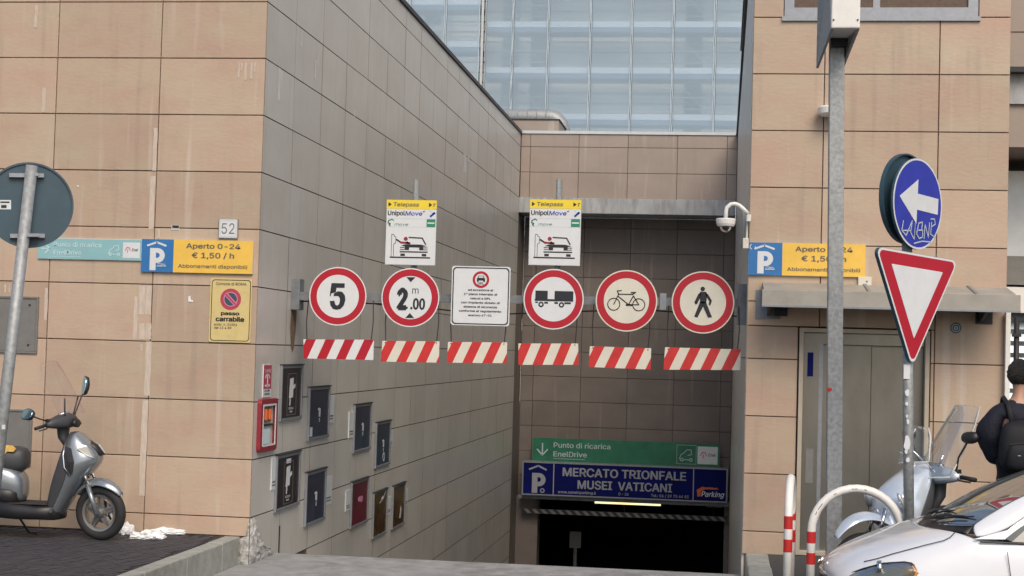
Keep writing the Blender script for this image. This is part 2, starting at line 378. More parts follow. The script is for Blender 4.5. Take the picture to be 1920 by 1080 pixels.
# left pavement: bed, narrow dark setts laid askew, kerb stones
pv = MB().box(-14,-.27,-7.2,.02,-.3,-.012).build('pavement_left','pavement2'); tag(pv,kind='structure')
pm = MB(); ca, sa = math.cos(R(75)), math.sin(R(75)); sw, slen = .066, .33
for i in range(-60, 150):
    for j in range(-40, 60):
        u, v = j*slen + (i%2)*slen*.5, -i*sw
        x = -3.5 + u*ca - v*sa; y = -2.6 + u*sa + v*ca
        if -7.4 < x < -.33 and -5.2 < y < -.17:
            z = random.uniform(-.004, .0); e = .006; q = []
            for (p, r_) in ((e,e),(slen-e,e),(slen-e,sw-e),(e,sw-e)): q.append((x+p*ca-r_*sa, y+p*sa+r_*ca))
            b0 = [(a[0],a[1],-.012) for a in q]; b1 = [(a[0],a[1],z) for a in q]
            pm.add(b0+b1, [(4,5,6,7),(0,1,5,4),(1,2,6,5),(2,3,7,6),(3,0,4,7)])
o = pm.build('sett','pavement',pv); tag(o,kind='stuff')
kb = thing('kerb','pale concrete kerb stones edging the dark pavement left of the driveway','kerb'); 
yk = [.085,-.55,-1.6,-2.7,-3.8,-4.9,-6.0]
for a,b in zip(yk,yk[1:]):
    MB().box(-.27,-.105,b+.004,a-.004,-.3,.0+random.uniform(-.003,.003)).build('kerb_stone','kerb',kb,bevel=.012)

# right pavement
def pz(y): return -.03 + max(0,min(1,(.78-y)/4.4))*.09
rp = MB(); yr = [.8,-.3,-1.4,-2.5,-3.75]
for a,b in zip(yr,yr[1:]):
    rp.add([(5.33,b,pz(b)),(14,b,pz(b)+.1),(14,a,pz(a)+.1),(5.33,a,pz(a))],[(0,1,2,3)])
rp.add([(5.33,-3.75,-.3),(14,-3.75,-.3),(14,-3.75,pz(-3.75)+.1),(5.33,-3.75,pz(-3.75))],[(0,1,2,3)])
tag(rp.build('pavement_right','asphalt'),kind='structure')
kr = thing('kerb','worn grey kerb stones at the foot of the right hand wall','kerb')
for a,b in zip([.6,-.55,-1.6,-2.7],[-.55,-1.6,-2.7,-3.75]):
    MB().box(5.10,5.33,b+.005,a-.005,-.3,pz((a+b)/2)+.01).build('kerb_stone','kerb',kr,bevel=.02)

# ------------------------------------------------------------------ left building
ROWS = [-.28+.08]+[.2+.6*k for k in range(0,12)]+[TOP-.04]
lb = thing('market_building','building with warm stone slabs and house number beside the ramp entrance','building')
MB().box(-14,-.03,.022,20.6,-.3,TOP-.03).build('wall_core','joint',lb)
us = [-1.147*k for k in range(7,-1,-1)]; us[-1] = 0
tiles(lb, us, [.004,.2]+[.2+.6*k for k in range(1,12)]+[TOP-.03], 'stone')
MB().box(-14,.02,-.03,.3,TOP-.03,TOP+.03).build('coping','coping',lb)
# service doors
for (x0,x1,z0,z1,lab) in ((-3.2,-2.39,1.835,2.44,1),(-3.2,-2.412,.645,1.24,2)):
    t = thing('service_panel', ['','grey metal service panel with corner screws, behind the tilted sign post','plain dark grey service panel on the wall behind the parked scooter'][lab],'panel',(0,0,0))
    rectframe(MB(),x0,z0,x1,z1,.022,-.022,0).build('frame','grey',t,bevel=.003)
    MB().box(x0+.026,x1-.026,-.012,-.001,z0+.026,z1-.026).build('door','grey',t)
    for a in (x0+.12,x1-.1):
        for b in (z0+.09,z1-.09): MB().disc(a,b,.012,-.017,-.012,10).build('screw','coping',t)
# lime runs and mastic streaks on the wall face (flat marks on the slabs)
st = MB()
def run(x0,x1,z0,z1,y=-.0035): 
    n = 7; L_ = [(x0+random.uniform(-.004,.004), z0+(z1-z0)*k/n) for k in range(n+1)]; Rr = [(x1+random.uniform(-.004,.004), z0+(z1-z0)*k/n) for k in range(n,-1,-1)]
    MB().prism(L_+Rr, y, y+.001).build('lime_streak','white_stain',lb)
def runpx(x0,x1,y0,y1):
    a = at(x0,y0,1,0); b = at(x1,y1,1,0); run(a[0],b[0],b[2],a[2])
for q in ((262,271,536,590),(274,283,536,590),(262,271,606,636),(274,283,606,636),(252,256,556,636),(274,281,640,742),(264,267,645,658),(267,272,750,930),(66,70,10,52),(80,84,165,210),(289,293,240,320),(282,288,330,430),(296,300,430,446),(85,88,540,600),(447,449,118,146),(459,462,118,150),(452,454,118,133),(470,473,118,148),(477,479,118,136),(9,11,533,548),(17,19,533,548)):
    runpx(*q)

# ------------------------------------------------------------------ left ramp wall (faces +x): local x runs into the ramp
rw = thing('ramp_wall','long grey slab clad side wall running down the left of the ramp','wall',(0,0,0),R(90))
MB().box(.02,20.6,.025,.6,-5,TOP-.03).build('wall_core','joint',rw)
MB().box(20.6,21.79,.0,.6,-5,TOP-.03).build('end_return','shaded_recess',rw)
JU = [0,1.12]+[1.12+1.2*k for k in range(1,17)]+[20.62]
zr = [.2+.6*k for k in range(-8,12)]+[TOP-.03]
rampz = lambda u: -.28 - max(0,u-.97)*.2098
tiles(rw, JU, zr, 'stone_side', clip=lambda u0,u1,z0,z1: z1 > rampz(u0)-.02)
MB().box(-.02,20.65,-.03,.35,TOP-.03,TOP+.035).build('coping','coping',rw)
# broken corner, bare plaster
bm = MB(); nu, nz = 12, 12; V = []; 
for j in range(nz+1):
    z = -.29+.48*j/nz
    for i in range(nu+1):
        wmax = (.92,.90,.84,.66,.50,.46,.38,.33,.30,.24,.20,.17,.12)[j] + random.uniform(-.03,.03)*(i==nu); u = wmax*i/nu
        V.append((u, -.004-random.uniform(.004,.034)*(1 if 0<i<nu and 0<j<nz else .05), z+random.uniform(-.008,.008)))
F = [(j*(nu+1)+i, j*(nu+1)+i+1, (j+1)*(nu+1)+i+1, (j+1)*(nu+1)+i) for j in range(nz) for i in range(nu)]
bm.add(V,F)
bm.build('broken_plaster','plaster',rw)
bm = MB(); V = []
for j in range(11):
    z = -.29+.44*j/10
    for i in range(6):
        wm = .108 if z < -.01 else .055*(1-j/11)+.01
        V.append((-wm*(1-i/5), -.006-random.uniform(0,.03)*(1 if 0<i<5 and 0<j<10 else .1), z+random.uniform(-.006,.006)))
bm.add(V,[(j*6+i,j*6+i+1,(j+1)*6+i+1,(j+1)*6+i) for j in range(10) for i in range(5)]); bm.build('broken_plaster','plaster',lb)
MB().box(1.10,1.135,-.006,.0,-.32,.0).build('metal_strip','coping',rw)
# rust run under the sign beam bracket
rs = MB(); rs.prism([(1.30,2.42),(1.52,2.42),(1.50,2.15),(1.46,1.98),(1.40,1.92),(1.33,2.0),(1.27,2.2)],-.0042,-.0032); rs.build('rust_run','rust',rw)
st = MB()
def runy(px0,px1,py0,py1):
    a = at(px0,py0,0,0); b = at(px1,py1,0,0); MB().prism([(a[1],a[2]),(b[1],a[2]),(b[1]-.005,b[2]),(a[1]+.01,b[2])],-.0040,-.0030).build('lime_streak','white_stain_pale',rw)
for q in ((522,524,126,190),(527,528,132,165),(563,566,60,88),(590,592,112,150),(595,596,100,130),(862,864,285,312),(869,873,288,325),(877,879,292,305),(930,931,285,292),(664,665,205,225)): runy(*q)

# ------------------------------------------------------------------ right ramp wall (faces -x)
XR = 5.063
rr = thing('ramp_wall','narrow glimpse of the bluish right side wall of the ramp','wall',(XR,20.65,0),R(-90))
MB().box(0,19.85,.025,.5,-5,TOP-.03).build('wall_core','joint',rr)
MB().box(-1.14,0,.0,.5,-5,TOP-.03).build('end_return','shaded_recess',rr)
tm = MB()
ul = [19.86-.4]; 
while ul[-1] > .0: ul.append(max(0,ul[-1]-1.2))
for a,b in zip(ul,ul[1:]):
    for z0,z1 in zip(zr,zr[1:]):
        if z1 > rampz(20.65-a)-.6: tm.box(b+.005,a-.005,0,.03,z0+.005,z1-.005)
tm.box(19.47,19.84,0,.03,-.5,TOP-.04)
o = tm.build('tile','stone_side',rr); tag(o,kind='stuff')
MB().box(0,19.9,-.04,.3,TOP-.03,TOP+.035).build('coping','coping',rr)

# ------------------------------------------------------------------ end wall over the garage mouth
ew = thing('end_wall','slab clad wall across the far end of the ramp above the garage mouth','wall',(0,20.65,0))
MB().box(.0,XR,.03,.6,5.62,TOP-.02).build('wall_core','joint',ew)
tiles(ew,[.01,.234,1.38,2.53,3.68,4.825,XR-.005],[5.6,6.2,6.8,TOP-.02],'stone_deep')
MB().box(.0,XR,-.03,1.3,TOP-.02,TOP+.05).build('coping','coping_light',ew)
MB().box(.0,XR-.02,-.06,1.16,5.24,5.6).build('lintel','lintel',ew,bevel=.01)
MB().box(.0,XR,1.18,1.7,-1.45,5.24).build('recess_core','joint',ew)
tiles(ew,[.01,.31,1.46,2.58,3.69,4.80,XR-.005],[-1.45,-1,-.4,.2,.8,1.4,2,2.6,3.2,3.8,4.4,5.0,5.235],'shaded_recess',y=1.15)
# garage interior
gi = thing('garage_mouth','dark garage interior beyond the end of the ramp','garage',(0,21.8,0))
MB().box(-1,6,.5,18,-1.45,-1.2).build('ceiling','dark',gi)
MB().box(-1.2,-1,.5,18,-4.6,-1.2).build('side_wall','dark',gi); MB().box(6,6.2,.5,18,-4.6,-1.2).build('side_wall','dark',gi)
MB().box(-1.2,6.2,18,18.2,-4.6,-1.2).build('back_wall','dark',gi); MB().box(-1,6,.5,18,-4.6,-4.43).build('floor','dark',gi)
MB().box(.0,.52,-.1,.45,-4.5,-1.46).build('pillar','shaded_recess',gi); MB().box(4.95,XR,-.1,.5,-4.5,-1.46).build('pillar','shaded_recess',gi)
for (a,b,z) in ((1.9,3.2,-1.72),(3.6,4.0,-1.76),(4.5,4.9,-1.78)): MB().box(a,b,2.0,2.1,z,z+.05).build('cable_tray','grey',gi)
tp = thing('signal_post','small grey post with square plate inside the dark garage mouth','post',(1.33,23,-4.43))
MB().tube([(0,0,0),(0,0,1.75)],.05,8).build('post','grey',tp); MB().box(-.14,.14,-.05,-.01,1.6,2.0).build('plate','grey',tp)
lt = thing('tube_light','lit yellowish fluorescent tube under the blue parking sign','lamp',(2.68,21.5,-1.54))
MB().tube([(-.78,0,0),(.78,0,0)],.035,10).build('tube','tube',lt); MB().box(-.85,.85,-.03,.05,.037,.08).build('housing','grey',lt)
ch = thing('clearance_bar','thin black and grey striped height bar across the garage mouth','height bar',(0,21.5,0))
MB().box(.16,5.03,-.03,.03,-1.87,-1.76).build('bar','black',ch)
mb = MB(); x = .2
while x < 4.9: mb.prism([(x,-1.765),(x+.1,-1.765),(x+.2,-1.865),(x+.1,-1.865)],-.034,-.031); x += .2
mb.build('stripe','grey',ch)
for x in (.5,2.6,4.7): MB().tube([(x,0,-1.76),(x,0,-1.45)],.01,6).build('hanger','coping',ch)

# roof things behind the end wall
d = thing('ventilation_duct','silver ribbed ventilation duct bending down on the roof behind the ramp wall','duct',(0,24,0))
path = [(-3.5,0,8.0),(.25,0,8.0)]+[(.25+.38*math.sin(a),0,7.62+.38*math.cos(a)) for a in [R(q) for q in (20,40,60,80,90)]]+[(.63,0,7.2),(.63,0,6.5)]
MB().tube(path,.2,16).build('duct_pipe','galv',d,smooth=True)
for i in range(16): 
    x = -3.4+i*.24; MB().lathe([(.2,x),(.212,x+.015),(.2,x+.03)],(0,0,8.0),'x',16).build('duct_ring','galv',d)
rb = thing('roof_block','low stone clad roof block under the silver duct','roof block',(0,22.2,0))
MB().box(-4,.72,0,2.2,6.8,7.66).build('wall','stone_deep',rb); MB().box(-4,.75,-.02,2.25,7.66,7.69).build('coping','coping',rb)
MB().box(-4,.735,-.004,.0,7.36,7.375).build('joint','joint',rb)

# ------------------------------------------------------------------ right building
FY = .78; XE = 7.70
bb = thing('lift_building','warm slab clad building on the right holding the steel lift doors','building',(0,FY,0))
MB().box(XR+.03,XE-.03,.025,.12,2.4,TOP+1.2).build('wall_core','joint',bb); MB().box(XR+.03,5.59,.025,.12,-.2,2.4).build('wall_core','joint',bb); MB().box(6.95,XE-.03,.025,.12,-.2,2.4).build('wall_core','joint',bb)
MB().box(XR+.2,XE-.03,.5,16,-.2,TOP+1.2).build('block','joint',bb)
zz = [-.04,.2]+[.2+.6*k for k in range(1,14)]
tiles(bb,[XR,5.813,6.985,XE],zz,'stone',holes=[(5.60,6.945,-.1,2.345),(5.38,7.372,5.6,7.0)])
MB().box(XE-.03,XE,.03,16,-.1,TOP+1.2).build('side_wall','stone',bb)
MB().box(XR,XR+.03,.03,.12,-.1,TOP+1.2).build('side_wall','stone_side',bb)
MB().box(XR-.02,XE+.02,-.04,16,TOP+1.2,TOP+1.28).build('coping','coping',bb)
wi = MB(); rectframe(wi,5.385,5.605,7.367,6.99,.10,.0,.10); wi.box(6.3,6.37,.02,.1,5.7,6.9); W_=wi.build('window','alu',bb)
MB().box(5.48,7.27,.06,.07,5.70,6.9).build('pane','windowglass',W_)
MB().box(5.36,7.39,-.03,.0,5.56,5.605).build('window_sill','alu',bb)
# lift
lf = thing('lift_doors','stainless steel lift doors in a pale frame behind the lamp post','lift',(0,FY,0))
rectframe(MB(),5.61,-.02,6.935,2.335,.045,-.035,.13).build('frame','frame',lf,bevel=.004)
MB().box(5.66,5.82,.03,.06,.0,2.285).build('side_panel','steel',lf)
MB().box(5.82,6.885,.03,.06,2.17,2.285).build('transom','steel',lf)
MB().box(5.82,5.86,.03,.10,.0,2.17).build('jamb','alu',lf)
MB().box(5.86,6.355,.08,.10,.0,2.165).build('door_leaf','steel',lf)
MB().box(6.362,6.885,.10,.12,.0,2.165).build('door_leaf','steel',lf)
MB().box(5.70,5.76,.024,.03,1.83,2.08).build('display','navy',lf); MB().box(5.70,5.78,.024,.03,.72,1.08).build('call_panel','grey',lf)
# canopy
cn = thing('entrance_canopy','flat grey metal canopy on dark brackets above the lift','canopy',(0,FY,0))
y1 = -.62
mb = MB(); mb.add([(5.22,0,2.80),(XE+.0,0,2.80),(XE+.0,y1,2.69),(5.22,y1,2.69),(5.22,0,2.76),(XE+.0,0,2.76),(XE+.0,y1,2.65),(5.22,y1,2.65)],[(0,3,2,1),(4,5,6,7),(0,1,5,4),(1,2,6,5),(2,3,7,6),(3,0,4,7)])
mb.build('canopy_sheet','canopy',cn)
MB().box(5.20,XE+.02,y1-.03,y1,2.535,2.70).build('fascia','canopy',cn,bevel=.004)
MB().box(5.20,XE+.02,y1-.045,y1-.03,2.525,2.545).build('fascia_lip','alu',cn)
for x in (6.25,7.30): 
    mb = MB(); mb.add([(x,0,2.815),(x+.03,0,2.815),(x+.03,y1,2.705),(x,y1,2.705),(x,0,2.80),(x+.03,0,2.80),(x+.03,y1,2.69),(x,y1,2.69)],[(0,3,2,1),(0,1,5,4),(1,2,6,5),(2,3,7,6),(3,0,4,7)]); mb.build('sheet_seam','alu',cn)
for x in (5.27,7.42):
    MB().box(x-.12 if x<6 else x-.03,x+.14,-.012,-.0,2.42,2.72 if x<6 else 2.60).build('wall_plate','beamgrey' if x<6 else 'coping',cn)
    b_ = MB(); b_.add([(x,0,2.76),(x,y1,2.65),(x,y1,2.58),(x,-.15,2.45),(x,0,2.45),(x+.03,0,2.76),(x+.03,y1,2.65),(x+.03,y1,2.58),(x+.03,-.15,2.45),(x+.03,0,2.45)],[(4,3,2,1,0),(5,6,7,8,9),(0,1,6,5),(1,2,7,6),(2,3,8,7),(3,4,9,8),(4,0,5,9)]); b_.build('bracket','coping',cn)
MB().box(5.35,5.48,-.06,-.0,2.45,2.58).build('cable_box','coping',cn)

# white downpipe post and neighbour to the right
dp = thing('corner_post','slim white metal post on the right corner of the lift building','post',(XE-.022,FY-.05,0))
MB().box(.0,.05,-.04,.02,-.05,2.55).build('post','white',dp,bevel=.005)
dq = thing('drainpipe','black drainpipe at the right corner beneath the canopy end','pipe',(XE+.12,FY+.1,0))
MB().tube([(0,0,-.05),(0,0,2.5)],.028,10).build('pipe','coping',dq,smooth=True); MB().box(-.04,.04,-.04,.04,2.3,2.33).build('clip','coping',dq)
nb = thing('neighbour_building','grey panelled neighbour building at the right edge of view','building',(0,3.0,0))
MB().box(XE+.1,16,0,8,4.55,9.5).build('upper_wall','stone_deep',nb)
for z in (5.9,6.5): MB().box(XE+.1,16,-.006,0,z,z+.012).build('joint','joint',nb)
MB().box(XE+.1,16,-.05,.0,5.05,5.40).build('ledge','lintel',nb)
MB().box(XE+.1,16,-.2,.0,5.4,5.46).build('ledge_cap','coping',nb)
MB().box(XE+.1,16,2.0,8,-.2,4.55).build('lower_wall','awning',nb)
MB().box(XE+.1,8.02,1.2,1.3,2.9,4.5).build('jamb','awning',nb)
MB().box(8.15,9.6,1.1,1.2,3.3,4.4).build('pale_pane','coping_light',nb)  # plain pale bluish panel
mb = MB(); mb.add([(XE+.1,1.9,3.55),(12,1.9,3.55),(12,.2,3.1),(XE+.1,.2,3.1),(XE+.1,.2,2.95),(12,.2,2.95)],[(0,1,2,3),(3,2,5,4)]); mb.build('awning','grey',nb,solid=.02)
MB().box(XE+.1,12,.15,.2,2.62,2.92).build('sign_board','white',nb)
z = 0
while z < 2.6:
    MB().add([(XE+.2,.35,z),(12,.35,z),(12,.31,z+.05),(XE+.2,.31,z+.05),(12,.35,z+.135),(XE+.2,.35,z+.135)],[(0,1,2,3),(3,2,4,5)]).build('shutter_slat','shutter',nb); z += .14

# ------------------------------------------------------------------ far building wrapped in blue scaffold net
def netted(name, label, X0, X1, Y, seams, zdeck, zs, dx):
    t = thing(name, label, 'scaffolding', (0,Y,0))
    z = zdeck-10*zs; decks = []
    while z < 26: 
        if z > 7: decks.append(z)
        z += zs
    mb = MB()
    for z in decks: mb.box(X0,X1,.12,1.25,z-.22,z+.0)  # deck drawn thick and dark to take in the shade beneath it
    mb.build('deck','deck',t)
    mb = MB()
    for z in decks:
        for h in (.5,1.0): mb.tube([(X0,.25,z+h),(X1,.25,z+h)],.025,6)
    mb.build('guard_rail','scaff',t)
    mb = MB()
    for z in decks: mb.box(X0,X1,.10,.13,z,z+.26)
    mb.build('toe_board','coping_light',t)
    for s in seams:
        MB().tube([(s,.2,6.5),(s,.2,26)],.03,6).build('standard','scaff',t); MB().tube([(s,1.25,6.5),(s,1.25,26)],.03,6).build('standard','scaff',t)
    mb = MB()
    for a,b in zip(seams,seams[1:]):
        for z in decks: mb.tube([(a,.3,z+zs*.95),(b,.3,z+.1)] if dx>0 else [(a,.3,z+.1),(b,.3,z+zs*.95)],.022,5)
    mb.build('brace','scaff',t)
    ed = sorted(set([X0]+seams+[X1]))
    for a,b in zip(ed,ed[1:]):
        mb = MB(); nx, nz = 6, 60; V = []
        for j in range(nz+1):
            z = 7+19*j/nz; 
            for i in range(nx+1):
                u = i/nx; wob = .012*math.sin(j*1.3+a*5)
                V.append((a+.02+wob*(1-u)+(b-a-.04)*u+.012*math.sin(j*.9+b*3)*u, -.02*math.sin(math.pi*u)-.03*math.sin(j*.55+a)*math.sin(math.pi*u), z))
        mb.add(V,[(j*(nx+1)+i,j*(nx+1)+i+1,(j+1)*(nx+1)+i+1,(j+1)*(nx+1)+i) for j in range(nz) for i in range(nx)])
        mb.build('net_panel','net',t,smooth=True)
        h = MB(); lc = MB()
        for c,ph in ((a+.03,0),(b-.03,2)):
            V = [(c+.014*math.sin(j*1.3+ph+a*5)-.02, -.02, 7+19*j/60) for j in range(61)]; W2 = [(p[0]+.036,p[1]+.002,p[2]) for p in V]; lc.add(W2+[(p[0]+.022,p[1],p[2]) for p in W2],[(j,j+61,j+62,j+1) for j in range(60)]); h.add(V+[(p[0]+.035,p[1],p[2]) for p in V],[(j,j+61,j+62,j+1) for j in range(60)])
        h.build('net_hem','nethem',t)
        lc.build('net_lacing','signback',t)
    return t
netted('netted_scaffold','pale blue netted scaffold with vertical seams above the garage end wall',-5.86,7.6,52,[-4.62,-3.05,-1.2,.6,2.4,4.2,6.0],14.16,2.03,1)
netted('netted_scaffold','paler netted scaffold section at left, over the ramp wall coping',-16,-5.95,51.2,[-14.2,-12.5,-10.9,-9.1,-7.5],15.15,1.86,-1)
fb = thing('apartment_block','pale rendered block standing behind the blue scaffold netting','building',(0,53.7,0))
MB().box(-30,24,0,12,-1,27).build('wall','farwall',fb)
mb = MB(); z = 8
while z < 26: mb.box(-30,24,-.012,0,z,z+.06); z += .46
mb.build('wall_joint','grey',fb)
for x in (-8.9,-5.3,-4.0,2.9): 
    for z in (8.4,10.5,12.5,14.6,16.6,18.6): MB().box(x,x+.75,-.03,0,z,z+1.6).build('shutter','signback',fb)
MB().box(-5.93,-5.83,-2.4,-2.3,6.5,26).build('corner_pier','coping_light',fb)
# ------------------------------------------------------------------ sign beam across the ramp
BY = 1.3
bz = lambda x: 2.575 + .008*(x-2.5)
bt = thing('sign_beam','weathered grey steel beam spanning the ramp entrance and carrying the signs','beam',(0,BY,0))
mb = MB(); mb.add([(0,-.02,bz(0)-.045),(XR,-.02,bz(XR)-.045),(XR,.06,bz(XR)-.045),(0,.06,bz(0)-.045),(0,-.02,bz(0)+.045),(XR,-.02,bz(XR)+.045),(XR,.06,bz(XR)+.045),(0,.06,bz(0)+.045)],[(0,3,2,1),(4,5,6,7),(0,1,5,4),(1,2,6,5),(2,3,7,6),(3,0,4,7)])
mb.build('beam','beamgrey',bt)
MB().box(.0,.10,-.03,.16,2.40,2.75).build('wall_bracket','beamgrey',bt,bevel=.006)
MB().box(XR-.1,XR,-.03,.12,2.36,2.80).build('wall_bracket','beamgrey',bt,bevel=.006)
MB().tube([(.1,.08,2.50),(1.2,.08,2.49),(2.2,.08,2.40),(3.9,.08,2.50),(5.0,.08,2.45)],.008,5).build('cable','coping',bt)
MB().box(4.13,4.20,-.045,-.02,2.50,2.68).build('clamp','alu',bt); MB().box(1.96,2.0,-.045,-.02,2.50,2.68).build('clamp','alu',bt)

def round_sign(px, py, r, label, white='signwhite', y=1.12):
    p = at(px,py,1,y); t = thing('round_sign', label, 'road sign', tuple(p))
    MB().disc(0,0,r,.0,.006,64).build('sign_panel','grey',t)
    MB().ring(0,0,r-.013,r,-.004,.0,64).build('rim',white,t)
    MB().ring(0,0,r*.735,r-.013,-.005,.0,64).build('red_ring','red',t)
    MB().disc(0,0,r*.735,-.004,.0,64).build('sign_face',white,t)
    MB().box(-.03,.03,.006,.18,-.05,.05).build('fixing_clip','alu',t)
    return t
r_ = .325
t = round_sign(633.5,555.5,r_,'round red rimmed sign with a bold black 5')
# bold 5
mb = MB(); mb.prism([(-.075,.145),(.075,.145),(.075,.095),(-.015,.095),(-.023,.045),(-.075,.03),(-.09,.0),(-.078,.0)],-.0075,-.006)
o5 = [(-.045+0,.03),(.0,.055),(.05,.05),(.082,.01),(.088,-.04),(.072,-.10),(.035,-.14),(-.01,-.15),(-.05,-.14),(-.08,-.10),(-.088,-.055)]
i5 = [(-.045,-.0),(-.015,.005),(.01,.0),(.025,-.02),(.027,-.05),(.02,-.085),(.005,-.10),(-.012,-.102),(-.025,-.09),(-.032,-.07),(-.036,-.05)]
mb.add([(a,-.0076,b) for a,b in o5]+[(a,-.0076,b) for a,b in i5],[(i,i+11,i+12,i+1) for i in range(10)])
mb.build('numeral_5','black',t,fix=True)
t = round_sign(769.5,558,r_,'round red rimmed height limit sign reading 2.00 m between two triangles')
text(t,'2',-.088,-.125,.215,'black',w=.125,bold=.05); text(t,'.00',.085,-.125,.115,'black',w=.165,bold=.03); text(t,'m',.055,.045,.075,'black',w=.07,bold=.0)
MB().prism([(-.05,.225),(.05,.225),(0,.17)],-.0065,-.005).prism([(-.05,-.225),(.05,-.225),(0,-.17)],-.0065,-.005).build('triangle','black',t)
t = round_sign(1038,561,.33,'round red rimmed sign showing a black lorry with trailer')
mb = MB(); mb.box(-.20,-.065,-.0065,-.005,-.0,.09).box(.01,.215,-.0065,-.005,-.0,.09).box(-.205,.215,-.0065,-.005,-.022,-.0)
mb.box(-.20,-.17,-.0065,-.005,-.045,-.03).box(-.10,-.06,-.0065,-.005,-.05,-.03).box(.01,.05,-.0065,-.005,-.05,-.03).box(.12,.19,-.0065,-.005,-.05,-.03)
mb.ring(-.135,-.06,.014,.03,-.0065,-.005,20).ring(.088,-.06,.014,.03,-.0065,-.005,20); mb.build('lorry_symbol','black',t)
t = round_sign(1174.5,564,.333,'round red rimmed sign showing a black bicycle','offwhite')
mb = MB(); Y0,Y1 = -.0075,-.006
for cx in (-.135,.135):
    mb.ring(cx,-.04,.060,.070,Y0,Y1,36)
mb.stroke([(-.135,-.04),(-.085,.07),(.065,.07),(.10,.095)],.011,Y0,Y1).stroke([(-.085,.07),(-.10,.105),(-.055,.11)],.011,Y0,Y1).stroke([(-.095,.05),(.025,-.04),(.135,-.04),(.075,.055),(.025,-.04)],.011,Y0,Y1).stroke([(.05,.09),(.09,.09)],.014,Y0,Y1).stroke([(-.0,-.045),(.06,-.045)],.02,Y0,Y1)
mb.build('bicycle_symbol','black',t)
t = round_sign(1318,567,.335,'round red rimmed sign showing a black walking pedestrian','offwhite')
mb = MB(); mb.disc(-.005,.145,.024,Y0,Y1,20)
mb.prism([(-.03,.115),(.03,.115),(.045,.085),(.035,.0),(.03,-.01),(-.03,-.01),(-.035,.085)],Y0,Y1)
mb.prism([(.02,.112),(.055,.085),(.095,.02),(.08,-.03),(.062,-.028),(.068,.015),(.035,.06)],Y0,Y1)
mb.prism([(-.02,.112),(-.05,.09),(-.092,.0),(-.078,-.025),(-.062,-.018),(-.03,.05)],Y0,Y1)
mb.prism([(.0,.01),(.035,.0),(.10,-.155),(.06,-.165),(.0,-.04)],Y0,Y1)
mb.prism([(.0,.01),(-.033,.0),(-.09,-.155),(-.055,-.165),(.005,-.04)],Y0,Y1)
mb.build('pedestrian_symbol','black',t)
# GPL sign
p = at(901,555,1,1.12); t = thing('notice_sign','square white sign about GPL vehicles with small red ring at its top','sign',tuple(p))
a = .325; MB().prism(rrect(-a,-a,a,a,.03),.0,.008).build('sign_panel','plate',t)
MB().prism(rrect(-a+.002,-a+.002,a-.002,a-.002,.03),-.001,.0).build('sign_face','signwhite',t)
frame2d(MB(),rrect(-a+.012,-a+.012,a-.012,a-.012,.04),rrect(-a+.024,-a+.024,a-.024,a-.024,.035),-.003,-.001).build('border','black',t)
MB().ring(0,.18,.066,.092,-.0035,-.001,36).build('red_ring','red',t)
mb = MB(); mb.prism([(-.04,.195),(-.028,.222),(.028,.222),(.04,.195)],-.003,-.001).box(-.045,.045,-.003,-.001,.17,.195).box(-.045,-.025,-.003,-.001,.155,.17).box(.025,.045,-.003,-.001,.155,.17); mb.build('car_symbol','black',t)
MB().prism([(-.03,.2),(-.022,.216),(.022,.216),(.03,.2)],-.004,-.003).build('windscreen','signwhite',t)
text(t,'GPL',0,.125,.026,'black',w=.072,y=-.003)
for i,(s,wd) in enumerate((('ad eccezione al',.28),('1° piano interrato di',.37),('veicoli a GPL',.23),('con impianto dotato di',.43),('sistema di sicurezza',.37),('conforme al regolamento',.47),('ece/onu 67-01',.26))):
    text(t,s,0,.055-.0462*i,.0215,'black',w=wd,y=-.003,bold=.02)
MB().box(-.03,.03,.008,.18,-.05,.05).build('fixing_clip','alu',t)

